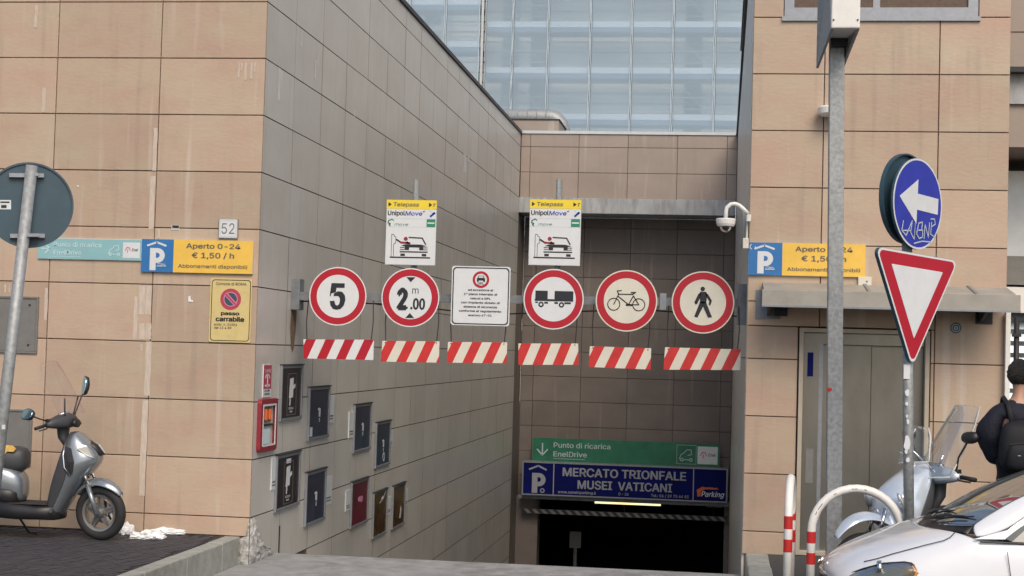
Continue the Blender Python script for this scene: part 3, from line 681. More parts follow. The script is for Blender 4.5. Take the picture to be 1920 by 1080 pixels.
# toll payment signs
def toll(px0,label):
    c = at(px0,436,1,1.18); t = thing('toll_sign',label,'sign',tuple(c)); W,H = .283,.361
    MB().box(-W,W,.0,.02,-H,H).build('sign_panel','coping_light',t)
    MB().box(-W+.004,W-.004,-.002,.0,-H+.004,H-.1).build('sign_face','signwhite',t)
    MB().box(-W,W,-.004,.0,H-.1,H).build('yellow_band','yellow2',t)
    MB().box(-W+.004,W-.004,-.003,-.002,.152,.155).box(-W+.004,W-.004,-.003,-.002,.06,.063).build('divider','palegrey',t)
    y0,y1 = -.006,-.004
    MB().prism([(-.262,.285),(-.262,.335),(-.225,.31)],y0,y1).prism([(.195,.285),(.195,.335),(.232,.31)],y0,y1).build('arrow_mark','black',t)
    text(t,'Telepass',-.21,.29,.042,'olive',w=.29,align='l',bold=.012,shear=.15); text(t,'T',.25,.29,.034,'olive',bold=.03,shear=.2)
    text(t,'Unipol',-.268,.19,.05,'black',w=.195,align='l',y=-.004,bold=.02); text(t,'Move',-.07,.19,.045,'royal',w=.19,align='l',y=-.004,bold=.01,shear=.15)
    mb = MB(); mb.prism([(.125,.235),(.155,.245),(.14,.225)],-.005,-.003); mb.build('logo_tick','royal',t)
    mb = MB(); mb.stroke([(.215,.255),(.255,.215)],.022,-.005,-.003); mb.build('chevron','pale',t); MB().stroke([(.26,.222),(.215,.182)],.022,-.005,-.003).build('chevron','royal',t)
    text(t,'move',-.19,.075,.03,'green2',w=.15,align='l',y=-.004,shear=.5,bold=-.005)
    MB().stroke([(-.215,.145),(-.255,.13),(-.26,.105),(-.235,.095),(-.25,.085),(-.235,.07)],.012,-.005,-.003).stroke([(-.21,.14),(-.2,.13)],.01,-.005,-.003).build('leaf_logo','green2',t)
    MB().box(.175,.272,-.005,-.003,.065,.15).build('green_square','green2',t); MB().box(.185,.262,-.0065,-.005,.10,.115).build('white_line','signwhite',t)
    mb = MB(); y0,y1 = -.004,-.002
    mb.box(-.23,.225,y0,y1,-.285,-.27)
    mb.box(-.11,-.06,y0,y1,-.262,-.235).box(.13,.18,y0,y1,-.262,-.235).box(-.12,.195,y0,y1,-.222,-.208)
    mb.prism([(-.11,-.15),(-.06,-.132),(.12,-.132),(.185,-.15),(.145,-.155),(.145,-.195),(.10,-.195),(.10,-.165),(-.015,-.165),(-.015,-.195),(-.065,-.195),(-.065,-.155)],y0,y1)
    for z in (-.168,-.190): mb.stroke([(-.115,z),(-.07,z)],.008,y0,y1).stroke([(.145,z),(.19,z)],.008,y0,y1)
    mb.stroke([(-.02,-.055),(.13,-.06),(.17,-.13)],.014,y0,y1)
    mb.stroke([(-.16,-.08),(-.105,-.115)],.018,y0,y1); mb.build('car_symbol','black',t)
    mb = MB(); mb.stroke([(-.11,-.112),(-.01,-.118)],.022,-.0055,-.003).prism([(-.04,-.095),(.005,-.125),(-.06,-.125)],-.0055,-.003).disc(-.055,-.07,.022,-.0055,-.003,18); mb.build('driver_symbol','redplastic',t)
    mb = MB(); mb.stroke([(-.215,-.27),(-.215,-.025),(-.19,-.025),(-.185,-.045),(-.168,-.05),(-.168,-.12),(-.19,-.13),(-.19,-.27)],.005,y0,y1); mb.build('machine_symbol','black',t)
    MB().tube([(0.02,.12-.0,-H-.05),(.02,.12,.60)],.035,10).build('post','galv',t)
    MB().box(-.1,.1,.02,.1,.15,.2).build('clamp','alu',t)
toll(770.5,'yellow and white toll payment sign above the height limit sign'); toll(1040.5,'yellow and white toll payment sign above the lorry sign')

# red and white striped boards
def board(q, label, n, ph, stain):
    P = [at(x,y,1,1.2) for x,y in q]; c = (P[0]+P[2])/2; t = thing('striped_board',label,'warning board',tuple(c))
    pts = [(p.x-c.x,p.z-c.z) for p in P]; W = (pts[1][0]-pts[0][0])
    MB().prism(pts,0,.004).build('board','offwhite' if stain else 'signwhite',t)
    x0 = pts[3][0]; tl,tr,br,bl = pts
    def P_(u,v):
        a = (bl[0]+(br[0]-bl[0])*u, bl[1]+(br[1]-bl[1])*u); b = (tl[0]+(tr[0]-tl[0])*u, tl[1]+(tr[1]-tl[1])*u); return (a[0]+(b[0]-a[0])*v, a[1]+(b[1]-a[1])*v)
    mb = MB(); sl_ = .10/W; pit = .22/W; k = -2
    while ph/W + k*pit < 1:
        lo = ph/W + k*pit; k += 1
        poly = [(lo,0),(lo+pit*.5,0),(lo+pit*.5+sl_,1),(lo+sl_,1)]
        for side in (0,1):
            out = []
            for i in range(len(poly)):
                p, q_ = poly[i], poly[(i+1)%len(poly)]; ip = p[0] >= 0 if side == 0 else p[0] <= 1; iq = q_[0] >= 0 if side == 0 else q_[0] <= 1
                if ip: out.append(p)
                if ip != iq:
                    e = side; f = (e-p[0])/(q_[0]-p[0]); out.append((e, p[1]+(q_[1]-p[1])*f))
            poly = out
            if len(poly) < 3: break
        if len(poly) > 2: mb.prism([P_(*z) for z in poly],-.0015,0)
    mb.build('stripe','stripe_red' if stain else 'red',t)
    for s,(a,b) in ((-1,tl),(1,tr)):
        MB().tube([(a-s*.035,.02,b-.015),(a-s*.02,.03,b+.2),(a-s*.03,.05,bz(c.x+a)-c.z-.04)],.0065,5).build('hanging_wire','coping',t)
        MB().disc(a-s*.035,b-.018,.007,-.004,-.001,10).build('bolt','coping',t)
board([(569,636),(701,637),(700,675),(569,672)],'red and white striped board hanging below the 5 sign',4,-.067,0)
board([(717,639),(824,640),(823,680),(714,678)],'red and white striped board hanging below the 2.00 m sign',4,-.05,1)
board([(840,641),(951,642),(950,681),(838,680)],'red and white striped board hanging below the square GPL sign',4,-.05,1)
board([(972,644),(1084,644),(1085,684),(972,684)],'red and white striped board hanging below the lorry sign',4,-.067,1)
board([(1106,649),(1221,653),(1220,693),(1104,688)],'red and white striped board hanging below the bicycle sign',4,-.05,1)
board([(1247,651),(1389,655),(1388,694),(1244,693)],'widest striped board, hanging below the pedestrian sign',4,-.05,1)

# ------------------------------------------------------------------ left wall signs
def P_symbol(t, x, z, s, y=-.009, m='signwhite'):
    """roofed P, height s"""
    o = [(-.22,-.5),(-.22,.28),(.06,.28)]+[(.06+.26*math.sin(a),.02+.26*math.cos(a)) for a in [R(q) for q in (20,45,70,90,110,135,160,180)]]+[(-.0,-.24),(-.0,-.5)]
    i_ = [(.0,.12),(.05,.12)]+[(.05+.09*math.sin(a),.03+.09*math.cos(a)) for a in [R(q) for q in (45,90,135)]]+[(.05,-.06),(.0,-.06)]
    me = MB(); me.prism([(x+a*s,z+b*s) for a,b in o],y,y+.003); me.build('letter_P',m,t)
    return [(x+a*s,z+b*s) for a,b in i_]
def parksign(X0,XM,X1,Z0,Z1,yf,label,faded):
    t = thing('parking_sign',label,'sign',((X0+X1)/2,yf,(Z0+Z1)/2)); w_=(X1-X0)/2; h_=(Z1-Z0)/2; xm = XM-(X0+X1)/2
    MB().box(-w_,w_,-.03,-.006,-h_,h_).build('sign_box','plate',t,bevel=.002)
    MB().box(-w_,xm,-.033,-.03,-h_,h_).build('blue_panel','blue',t); MB().box(xm,w_,-.033,-.03,-h_,h_).build('yellow_panel','yellow',t)
    bx = (-w_+xm)/2-.015; hole = P_symbol(t,bx,-.005,.30,-.036); MB().prism(hole,-.037,-.036).build('letter_counter','blue',t)
    MB().stroke([(bx-.095,.105),(bx+.005,.14),(bx+.105,.105)],.02,-.036,-.033).build('roof_mark','signwhite',t)
    text(t,'saba',bx+.06,-.115,.02,'signwhite',w=.10,y=-.038,shear=.3,bold=.02); MB().stroke([(bx+.02,-.085),(bx+.1,-.09)],.006,-.038,-.036).build('logo_line','signwhite',t)
    cx = (xm+w_)/2
    text(t,'Aperto 0-24',cx,.085,.05,'olive',w=.59,y=-.035,bold=.018); text(t,'€ 1,50 / h',cx,-.015,.055,'olive',w=.46,y=-.035,bold=.018); text(t,'Abbonamenti disponibili',cx,-.12,.036,'olive',w=.75,y=-.035,bold=.012)
    return t
parksign(-1.267,-.916,-.057,2.731,3.076,0,'blue and yellow parking sign just left of the ramp corner, under plate 52',0)
t = parksign(5.065,5.415,6.267,2.875,3.216,FY,'blue and yellow parking sign behind the lamp post',0)
MB().stroke([(-.575,.15),(-.59,.12),(-.57,.10)],.008,-.035,-.033).stroke([(-.53,.13),(-.535,.11)],.006,-.035,-.033).build('scratch','signwhite',t)
def chargesign(name,t,x0,x1,z0,z1,y,face,let,arrow):
    MB().box(x0,x1,y+.003,y+.02,z0,z1).build('sign_panel','plate' if face=='teal' else 'grey',t)
    MB().box(x0+.004,x1-.004,y,y+.003,z0+.004,z1-.004).build('sign_face',face,t)
    h = z1-z0; W = x1-x0; yy = y-.002; zc = (z0+z1)/2
    mb = MB(); ax = x0+W*.072 if face=='teal' else x0+W*.055
    if arrow == 'r': mb.stroke([(ax-h*.2,zc),(ax+h*.2,zc)],h*.045,yy,y).stroke([(ax,zc+h*.22),(ax+h*.22,zc),(ax,zc-h*.22)],h*.05,yy,y)
    else: mb.stroke([(ax,zc+h*.26),(ax,zc-h*.24)],h*.05,yy,y).stroke([(ax-h*.22,zc),(ax,zc-h*.25),(ax+h*.22,zc)],h*.055,yy,y)
    mb.build('arrow',let,t)
    tx = x0+W*(.155 if face=='teal' else .115)
    text(t,'Punto di ricarica',tx,zc+h*.10,h*.21,let,w=W*(.46 if face=='teal' else .305),align='l',y=yy,bold=.008)
    text(t,'EnelDrive',tx,zc-h*.28,h*.21,let,w=W*(.27 if face=='teal' else .18),align='l',y=yy,bold=.008)
    MB().box(tx,tx+W*(.26 if face=='teal' else .17),yy,y,z0+h*.12,z0+h*.135).build('rule',let,t)
    cx = x0+W*(.745 if face=='teal' else .825); mb = MB(); q = h
    mb.stroke([(cx-.3*q,zc-.2*q),(cx-.25*q,zc-.02*q),(cx-.1*q,zc+.08*q),(cx,zc+.2*q),(cx+.18*q,zc+.2*q),(cx+.2*q,zc+.0*q),(cx+.05*q,zc-.03*q)],q*.03,yy,y).stroke([(cx-.14*q,zc-.22*q),(cx+.1*q,zc-.22*q)],q*.03,yy,y).ring(cx-.2*q,zc-.22*q,q*.04,q*.075,yy,y,14).ring(cx+.18*q,zc-.22*q,q*.04,q*.075,yy,y,14)
    if face != 'teal': rectframe(mb,cx-.42*q,z0+.1*q,cx+.40*q,z1-.1*q,.008,yy,y)
    mb.build('electric_car_symbol',let,t)
    lx = x0+W*(.905 if face=='teal' else .935); MB().box(lx-q*.42,lx+q*.42,yy,y,z0+q*.12,z1-q*.14).build('logo_plate','signwhite' if face=='teal' else 'plate',t)
    MB().stroke([(lx-q*.3,zc-.02*q),(lx-q*.22,zc+.12*q),(lx-q*.1,zc+.1*q),(lx-q*.05,zc-.02*q)],q*.05,yy-.002,yy).stroke([(lx-.18*q,zc+.02*q),(lx-.18*q,zc-.12*q)],q*.05,yy-.002,yy).build('logo_mark','pink',t)
    text(t,'Enel',lx+q*.17,zc-.05*q,q*.13,'olive',w=q*.3,y=yy-.002,shear=.2)
t = thing('charging_sign','faded teal charging point sign with right arrow, left of the parking sign','sign'); chargesign('',t,-2.42,-1.272,2.845,3.068,-.025,'teal','pale','r')
t = thing('charging_sign','green charging point sign with down arrow above the blue lightbox','sign',(0,21.5,0)); chargesign('',t,.375,4.82,-.62,-.06,-.03,'green','palegrey','d')
p = at(429.5,429,1,0); t = thing('house_number','small white plate with the number 52','house number',(p.x,0,p.z))
MB().box(-.104,.104,-.03,-.005,-.104,.104).build('plate_box','concrete',t,bevel=.003); MB().box(-.096,.096,-.033,-.03,-.096,.096).build('plate_face','signwhite',t)
rectframe(MB(),-.085,-.085,.085,.085,.003,-.0345,-.033).build('border','palegrey',t); text(t,'52',0,-.055,.11,'grey',w=.14,y=-.035,bold=-.012)
x0,x1,z0,z1 = -.51,-.06,2.014,2.684; t = thing('driveway_sign','worn yellowed passo carrabile sign with no parking disc','sign',((x0+x1)/2,0,(z0+z1)/2)); a,b=(x1-x0)/2,(z1-z0)/2
MB().prism(rrect(-a,-b,a,b,.012),-.012,-.004).build('sign_panel','cream',t)
frame2d(MB(),rrect(-a+.016,-b+.014,a-.012,b-.016,.035),rrect(-a+.023,-b+.021,a-.019,b-.023,.03),-.014,-.012).build('border','black',t)
text(t,'Comune di ROMA',.0,.262,.028,'olive',w=.33,y=-.014)
MB().disc(-.0,.115,.112,-.014,-.012,40).build('red_disc','magenta',t); MB().ring(0,.115,.068,.076,-.0155,-.014,36).build('pink_ring','pink',t); MB().disc(0,.115,.068,-.0155,-.014,36).build('blue_disc','signback',t)
MB().stroke([(-.05,.165),(.05,.065)],.036,-.0165,-.0155).build('pink_bar','pink',t); MB().stroke([(-.05,.165),(.05,.065)],.02,-.0175,-.0165).build('red_bar','magenta',t)
text(t,'passo',.0,-.05,.036,'black',w=.20,y=-.0145,bold=.03); text(t,'carrabile',.0,-.115,.046,'black',w=.31,y=-.0145,bold=.03)
text(t,'autor. n. 21282',-.17,-.16,.022,'olive',w=.25,align='l',y=-.0145); text(t,'del 13 4 89',-.17,-.195,.022,'olive',w=.19,align='l',y=-.0145)
p = at(329,426,1,0); t = thing('key_switch','tiny dark socket with white chipped edge above the parking sign','switch',(p.x,0,p.z))
MB().box(-.042,.042,-.006,.0,-.028,.02).build('plate','signwhite',t); MB().box(-.03,.04,-.016,-.006,-.006,.018).build('socket','coping',t)
for q in ((357,561),(146,349)):
    p = at(*q,1,0); t = thing('paper_scrap','small torn white paper scrap stuck on the wall '+('left of the passo carrabile sign' if q[0]>200 else 'above the teal sign'),'scrap',(p.x,0,p.z))
    MB().prism([(-.02,.03),(.0,.035),(.004,-.005),(.03,-.012),(.03,-.028),(-.022,-.025)] if q[0]>200 else [(-.008,.006),(.008,.008),(.01,-.006),(-.006,-.008)],-.006,-.002).build('scrap','paper',t)

# ------------------------------------------------------------------ items on the left ramp wall (local frame: x into ramp)
def onwall(name,label,cat,u,z,group=None): return thing(name,label,cat,(0,u,z),R(90),group)
t = onwall('hydrant_sign','small red and white upright hose sign above the red cabinet','sign',.42,1.615)
MB().box(-.15,.15,-.012,-.002,-.175,.175).build('sign_panel','signwhite',t); MB().box(-.142,.142,-.014,-.012,-.085,.168).build('red_field','magenta',t)
text(t,'UNI',0,.09,.035,'signwhite',w=.20,y=-.016); MB().stroke([(0,.07),(0,-.06)],.03,-.016,-.014).stroke([(-.08,-.05),(.08,-.05)],.02,-.016,-.014).stroke([(-.08,.03),(-.05,.06),(.05,.06),(.08,.03)],.016,-.016,-.014).build('hose_symbol','signwhite',t)
text(t,'45 UNI',0,-.115,.02,'black',w=.19,y=-.014); text(t,'ATTACCO',0,-.15,.02,'black',w=.2,y=-.014)
t = onwall('hydrant_cabinet','red framed fire hydrant cabinet near the ramp corner','cabinet',.44,1.145)
a,b = .315,.28
frame2d(MB(),rrect(-a,-b,a,b,.05),rrect(-a+.075,-b+.06,a-.075,b-.06,.012),-.045,-.0).build('frame','redplastic',t,bevel=.006,fix=True)
MB().box(-a+.075,a-.075,-.01,-.004,-b+.06,b-.06).build('back_panel','stone_side',t)
frame2d(MB(),rrect(-a+.072,-b+.057,a-.072,b-.057,.012),rrect(-a+.095,-b+.075,a-.095,b-.075,.01),-.048,-.04).build('inner_trim','signwhite',t,fix=True)
MB().box(-.21,.21,-.035,-.012,-.01,.01).build('shelf','coping',t)
MB().box(-.17,.13,-.025,-.011,.03,.19).build('hose_box','rust',t); 
for x in (-.12,.02): MB().tube([(x,-.035,.06),(x,-.035,.17)],.022,8).build('valve','orange',t)
MB().box(-.18,.08,-.03,-.011,-.20,-.04).build('notice','pale',t)
PANELS = [('A',[(526,683),(565,686),(560,787),(520,790)],'poster_dark','b','black poster case with white tap drawing, beside the hydrant sign'),
 ('B',[(577,723),(616,727),(612,820),(574,827)],'poster_blue','f','dark blue poster case with a small sticker at its lower left corner'),
 ('C',[(662,755),(695,759),(690,843),(660,849)],'poster_blue','f','dark blue poster case with a caption plate on its left, upper row'),
 ('D',[(703,789),(731,791),(727,873),(701,876)],'poster_blue','f','narrow dark poster case farthest down the upper row'),
 ('E',[(516,852),(562,847),(555,948),(512,960)],'poster_dark','b','largest black poster case, nearest the ramp corner in the lower row'),
 ('F',[(572,884),(609,879),(605,975),(568,987)],'poster_blue','f','slate blue poster case, second in the lower row'),
 ('G',[(657,901),(689,897),(685,980),(654,991)],'poster_red','r','dark red poster case, the only red one'),
 ('H',[(698,922),(724,918),(721,999),(696,1010)],'poster_gold','g','brown gold picture case with a bright painted glint at its top right'),
 ('I',[(735,908),(758,907),(755,983),(732,992)],'poster_gold','h','brown picture case deepest in the lower row with a painted glint low down')]
for k,q,pm_,kind,lab in PANELS:
    P = [at(x,y,0,0) for x,y in q]; u0 = (P[0].y+P[3].y)/2; u1 = (P[1].y+P[2].y)/2; z1 = (P[0].z+P[1].z)/2; z0 = (P[2].z+P[3].z)/2
    t = onwall('poster_case',lab,'poster case',(u0+u1)/2,(z0+z1)/2,'poster cases on the ramp wall'); a,b = (u1-u0)/2,(z1-z0)/2
    rectframe(MB(),-a,-b,a,b,.034 if kind in 'bfr' else .024,-.032,-.0).build('frame','alu',t,bevel=.004)
    MB().box(-a-.005,a+.005,-.045,-.0,b,b+.012).build('top_hood','coping',t)
    MB().box(-a+.02,a-.02,-.02,-.01,-b+.02,b-.02).build('poster',pm_,t)
    y0,y1 = -.023,-.021
    if kind == 'b':
        rectframe(MB(),-.17,-.25,.2,.22,.007,y0,y1).build('border_line','olive',t)
        mb = MB(); mb.prism([(-.09,-.06),(-.07,.16),(.07,.17),(.06,-.05)],y0,y1).prism([(-.06,-.06),(-.03,-.06),(-.04,-.14),(-.07,-.14)],y0,y1).prism([(.06,.08),(.14,.10),(.15,.06),(.07,.04)],y0,y1); mb.build('tap_drawing','signwhite',t)
        text(t,'ACQUA',.0,-.185,.026,'plate',w=.2,y=y1); text(t,'ROMA',.0,-.22,.02,'plate',w=.13,y=y1)
        if k == 'E': MB().box(-.09,.09,y0,y1,.20,.25).build('label_patch','signwhite',t)
    elif kind == 'f':
        mb = MB(); mb.prism([(-.01,-.04),(.05,-.05),(.06,.05),(.0,.065),(-.07,.05),(-.06,.035),(-.01,.03)],y0,y1).prism([(.01,-.06),(.03,-.06),(.03,-.11),(.015,-.11)],y0,y1); mb.build('white_figure','plate',t)
        if k == 'B': MB().box(-a+.05,-a+.19,y0,y1,-b+.05,-b+.16).build('sticker','plate',t)
        if k == 'D': MB().ring(.06,-.19,.04,.07,y0,y1,16).build('sticker','palegrey',t)
    elif kind == 'r':
        mb = MB(); mb.disc(-.02,.05,.09,y0,y1,14,rz=.035).disc(.1,.04,.07,y0,y1,14,rz=.045); mb.build('pale_motif','pink',t)
    elif kind == 'g': MB().stroke([(-.05,.15),(.2,.2),(.35,.3)],.012,y0,y1).prism([(.08,.19),(.22,.2),(.2,.235),(.1,.22)],y0-.001,y1).build('painted_glint','signwhite',t)  # glint painted in as flat white shapes
    else: MB().prism([(.08,-.2),(.16,-.2),(.2,-.08),(.16,-.02),(.12,-.1)],y0,y1).build('painted_glint','signwhite',t)  # glint painted in as a flat white patch
PL = [((509,516,859,917),'left of the largest black poster case'),((616,624,741,792),'right of the case with the corner sticker'),((654,662,772,820),'left of the upper row blue case'),((728,735,808,836),'right of the narrow upper case'),((610,620,895,944),'right of the slate blue case'),((648,655,920,956),'left of the dark red case'),((725,731,933,963),'between the two brown picture cases'),((757,763,918,947),'right of the deepest brown case')]
for (a,b,c,d),lab in PL:
    P0 = at(a,c,0,0); P1 = at(b,d,0,0); t = onwall('caption_plate','small pale caption plate '+lab,'caption plate',(P0.y+P1.y)/2,(P0.z+P1.z)/2,'caption plates on the ramp wall')
    w_ = (P1.y-P0.y)/2; h_ = (P0.z-P1.z)/2
    MB().box(-w_,w_,-.01,-.0,-h_,h_).build('plate','plate',t); MB().box(-w_*.7,w_*.7,-.012,-.01,-h_*.55,-h_*.45).box(-w_*.7,w_*.7,-.012,-.01,-h_*.75,-h_*.66).build('print_line','olive',t)

# ------------------------------------------------------------------ lightbox over the garage mouth
t = thing('parking_lightbox','long dark blue sign reading MERCATO TRIONFALE MUSEI VATICANI','sign',(2.6,21.3,-1.01)); W,H = 2.41,.395
MB().box(-W,W,-.15,.3,-H,H).build('box','beamgrey',t); MB().box(-W+.03,W-.03,-.155,-.15,-H+.03,H-.03).build('blue_face','navy',t)
rectframe(MB(),-W,-H,W,H,.03,-.165,-.15).build('frame','alu',t)
for x in (-1.66,1.62): MB().box(x-.012,x+.012,-.162,-.155,-H+.03,H-.03).build('divider','boxletter',t)
y = -.158; hole = P_symbol(t,-2.04,-.04,.60,-.16,'boxletter'); MB().prism(hole,-.162,-.16).build('letter_counter','navy',t)
MB().stroke([(-2.24,.21),(-2.03,.30),(-1.84,.21)],.04,-.16,-.155).build('roof_mark','boxletter',t); MB().ring(-1.92,-.28,.03,.055,-.16,-.155,20).build('dot','boxletter',t)
text(t,'MERCATO TRIONFALE',0,.085,.19,'boxletter',w=2.90,y=y,bold=.02); text(t,'MUSEI  VATICANI',.02,-.20,.19,'boxletter',w=2.22,y=y,bold=.02)
text(t,'www.saneinparking.it',-1.55,-.325,.065,'boxletter',w=.9,align='l',y=y); text(t,'0 - 24',.0,-.32,.065,'boxletter',w=.24,y=y); text(t,'Tel.: 06 / 39 75 44 85',1.52,-.325,.065,'boxletter',w=.88,align='r',y=y)
MB().prism([(1.72,-.28),(1.70,-.12),(1.82,-.05),(2.15,-.06),(2.22,-.09),(1.9,-.10),(1.80,-.15),(1.79,-.26)],-.158,-.155).build('logo_sweep','orange',t)
text(t,'Bellini',1.98,-.10,.055,'orange',w=.36,y=-.159,shear=.2); text(t,'Parking',1.80,-.27,.12,'plate',w=.52,align='l',y=-.16,shear=.25,bold=.01)
MB().box(-2.5,2.45,.0,.5,-.50,-.40).build('support_ledge','beamgrey',t)

# ------------------------------------------------------------------ CCTV, siren, little boxes on the right building
t = thing('dome_camera','white dome camera hanging from a curved arm at the ramp right corner','camera',(0,.55,0))
def pt(x,y_,Y=.55): p = at(x,y_,1,Y); return (p.x,Y-.55,p.z)
path = [pt(*q) for q in ((1403,401),(1394,392),(1386,385),(1378,382),(1370,383),(1363,389),(1361,397),(1361,409))]
# the arm is fixed on the front edge of the wall
MB().tube(path,.021,12).build('arm','white',t,smooth=True)
c = pt(1361,409)
MB().lathe([(0,0),(.10,-.005),(.102,-.02),(.097,-.06),(.085,-.085),(0,-.088)],c,'z',24).build('housing','white',t,smooth=False)
MB().lathe([(.06,-.086),(.058,-.11),(.042,-.135),(.02,-.147),(0,-.149)],c,'z',20).build('dome','domeglass',t,smooth=True)
MB().box(c[0]+.215,c[0]+.26,.06,.2,c[2]-.02,c[2]+.05).build('wall_fixing','white',t)
p = at(1384,430,1,.9); t = thing('junction_box','tall grey blue box behind the dome camera on the ramp wall','box',(XR,.95,p.z)); MB().box(-.07,.0,-.1,.1,-.19,.19).build('box','beamgrey',t,bevel=.006); MB().box(-.075,-.07,-.08,.08,-.17,.17).build('cover','alu',t)
p = at(1396,456,1,.70); t = thing('sensor_box','small cream sensor box beneath the dome camera arm','box',(XR,.70,p.z)); MB().box(-.06,.0,-.0,.06,-.055,.055).build('box','offwhite',t,bevel=.006); MB().tube([(-.02,.05,.05),(-.02,.05,.34)],.012,6).build('conduit','offwhite',t)
p = at(1558,208,1,FY-.13); t = thing('siren','flat round white siren on the wall half hidden by the lamp post','siren',(p.x,FY-.12,p.z))
MB().lathe([(0,.045),(.125,.045),(.135,.03),(.13,-.03),(.10,-.05),(0,-.05)],(0,0,0),'z',28).build('body','white',t); MB().box(-.03,.03,.08,.12,-.03,.03).build('bracket','white',t)
p = at(1621,528,1,FY); t = thing('intercom_box','small cream box between the parking sign and the canopy','box',(p.x,FY,p.z)); MB().box(-.068,.068,-.04,-.0,-.047,.047).build('box','offwhite',t,bevel=.004); MB().disc(.02,.0,.010,-.043,-.04,12).build('button','grey',t)
p = at(1792,615,1,FY); t = thing('round_sticker','round dark blue sticker on the wall under the canopy','sticker',(p.x,FY,p.z)); MB().disc(0,0,.056,-.004,-.001,28).build('disc','signback',t); MB().ring(0,0,.036,.042,-.0055,-.004,24).ring(0,0,.010,.02,-.0055,-.004,16).build('print','palegrey',t)
# ------------------------------------------------------------------ street furniture
def rot_thing(name,label,cat,loc,rz,lean=0):
    t = thing(name,label,cat,loc,rz); return t
# left post with sign seen from behind
p0 = at(60,310,1,-5.6); p1 = at(0,830,1,-5.6); dirv = (p0-p1).normalized(); foot = p1 - dirv*(p1.z/dirv.z)
t = thing('road_sign','leaning road sign seen from behind at the left edge, with grey disc','road sign',(foot.x,foot.y,0))
L = (p0-foot).length; MB().tube([(0,0,0),tuple(dirv*L)],.040,16).build('post','galv',t,smooth=True)
c = at(47,383,1,-5.6)-Vector((foot.x,foot.y,0)); 
m = Matrix.Translation(c+Vector((0,.065,0))) @ Matrix.Rotation(R(26),4,'Z') @ Matrix.Rotation(R(-3),4,'Y')
MB().disc(0,0,.298,.0,.006,56).xf(m).build('sign_panel','signback',t); MB().ring(0,0,.285,.298,-.012,.0,56).xf(m).build('rim','signback',t)
for z in (-.215,.205): MB().box(-.13,.10,-.035,-.004,z-.014,z+.014).box(-.02,.06,-.10,-.035,z-.010,z+.012).xf(m).build('clamp','alu',t)
ms = MB().box(-.20,-.12,-.003,-.001,-.03,.035).xf(m).build('sticker','plate',t); MB().box(-.19,-.13,-.005,-.003,.015,.025).box(-.185,-.15,-.005,-.003,-.02,.0).xf(m).build('sticker_print','black',ms)
p = at(12,800,1,-5.64); MB().box(-.012,.012,-.045,-.04,-.015,.015).build('label','signwhite',t,loc=tuple(p-Vector((foot.x,foot.y,0))))

# right post: blue arrow disc over yield triangle
SY = -3.4; ZP = .07
q = at(1703,960,1,SY); qt = at(1697,480,1,SY); d_ = (qt-q).normalized(); foot = q - d_*((q.z-ZP)/d_.z)
t = thing('road_sign','post with blue left arrow disc above a red and white give way triangle','road sign',tuple(foot))
top = at(1700,380,1,SY)-foot; MB().tube([(0,0,0),tuple(top)],.040,16).build('post','galv',t,smooth=True)
tx = d_*1.0
ang = R(52)
c = at(1708,383,1,SY)-foot; nrm = Vector((math.sin(ang),-math.cos(ang),0))
m = Matrix.Translation(c+nrm*.06) @ Matrix.Rotation(ang,4,'Z') @ Matrix.Rotation(R(3),4,'Y')
RD = .352
MB().disc(0,0,RD,.0,.006,56).ring(0,0,RD-.01,RD,.006,.02,56).xf(m).build('sign_panel','signback',t)
MB().ring(0,0,RD-.014,RD,-.003,.0,56).xf(m).build('white_rim','signwhite',t); MB().disc(0,0,RD-.014,-.003,.0,56).xf(m).build('blue_disc','royal',t)
k = RD/.45
arrow = [(-.345,.03),(-.02,.24),(-.02,.10),(.37,.10),(.37,-.06),(-.02,-.06),(-.02,-.20)]
MB().prism([(a*k,b*k) for a,b in arrow],-.006,-.003).xf(m).build('arrow','signwhite',t)
mb = MB()
for s in ([(-.26,-.20),(-.28,-.30),(-.20,-.34),(-.10,-.18),(-.12,-.30),(-.05,-.36),(-.04,-.20),(-.05,-.33)],[(.02,-.19),(-.01,-.30),(.04,-.34),(.10,-.32),(.10,-.25),(.02,-.26)],[(.02,-.19),(.09,-.17),(.08,-.24)],[(.13,-.33),(.14,-.19),(.21,-.31),(.22,-.16)],[(.26,-.15),(.25,-.27),(.32,-.29),(.37,-.22)],[(.25,-.20),(.33,-.16),(.31,-.11),(.24,-.12)],[(-.05,-.40),(.10,-.36),(.26,-.35)],[(-.28,-.30),(-.12,-.28)]): mb.stroke([(a*k,b*k) for a,b in s],.010,-.0075,-.006)
mb.xf(m).build('scribble','palegrey',t)
m2 = Matrix.Translation(c-nrm*.06) @ Matrix.Rotation(ang+math.pi,4,'Z')
MB().disc(0.0,.045,RD,-.006,.0,56).ring(0,.045,RD-.012,RD,.0,.03,56).xf(m2).build('rear_disc','signback',t)
for z in (-.2,.2): MB().box(-.09,.09,.0,.03,z-.015,z+.015).box(-.05,.05,.03,.10,z-.012,z+.012).xf(m).build('clamp','alu',t)
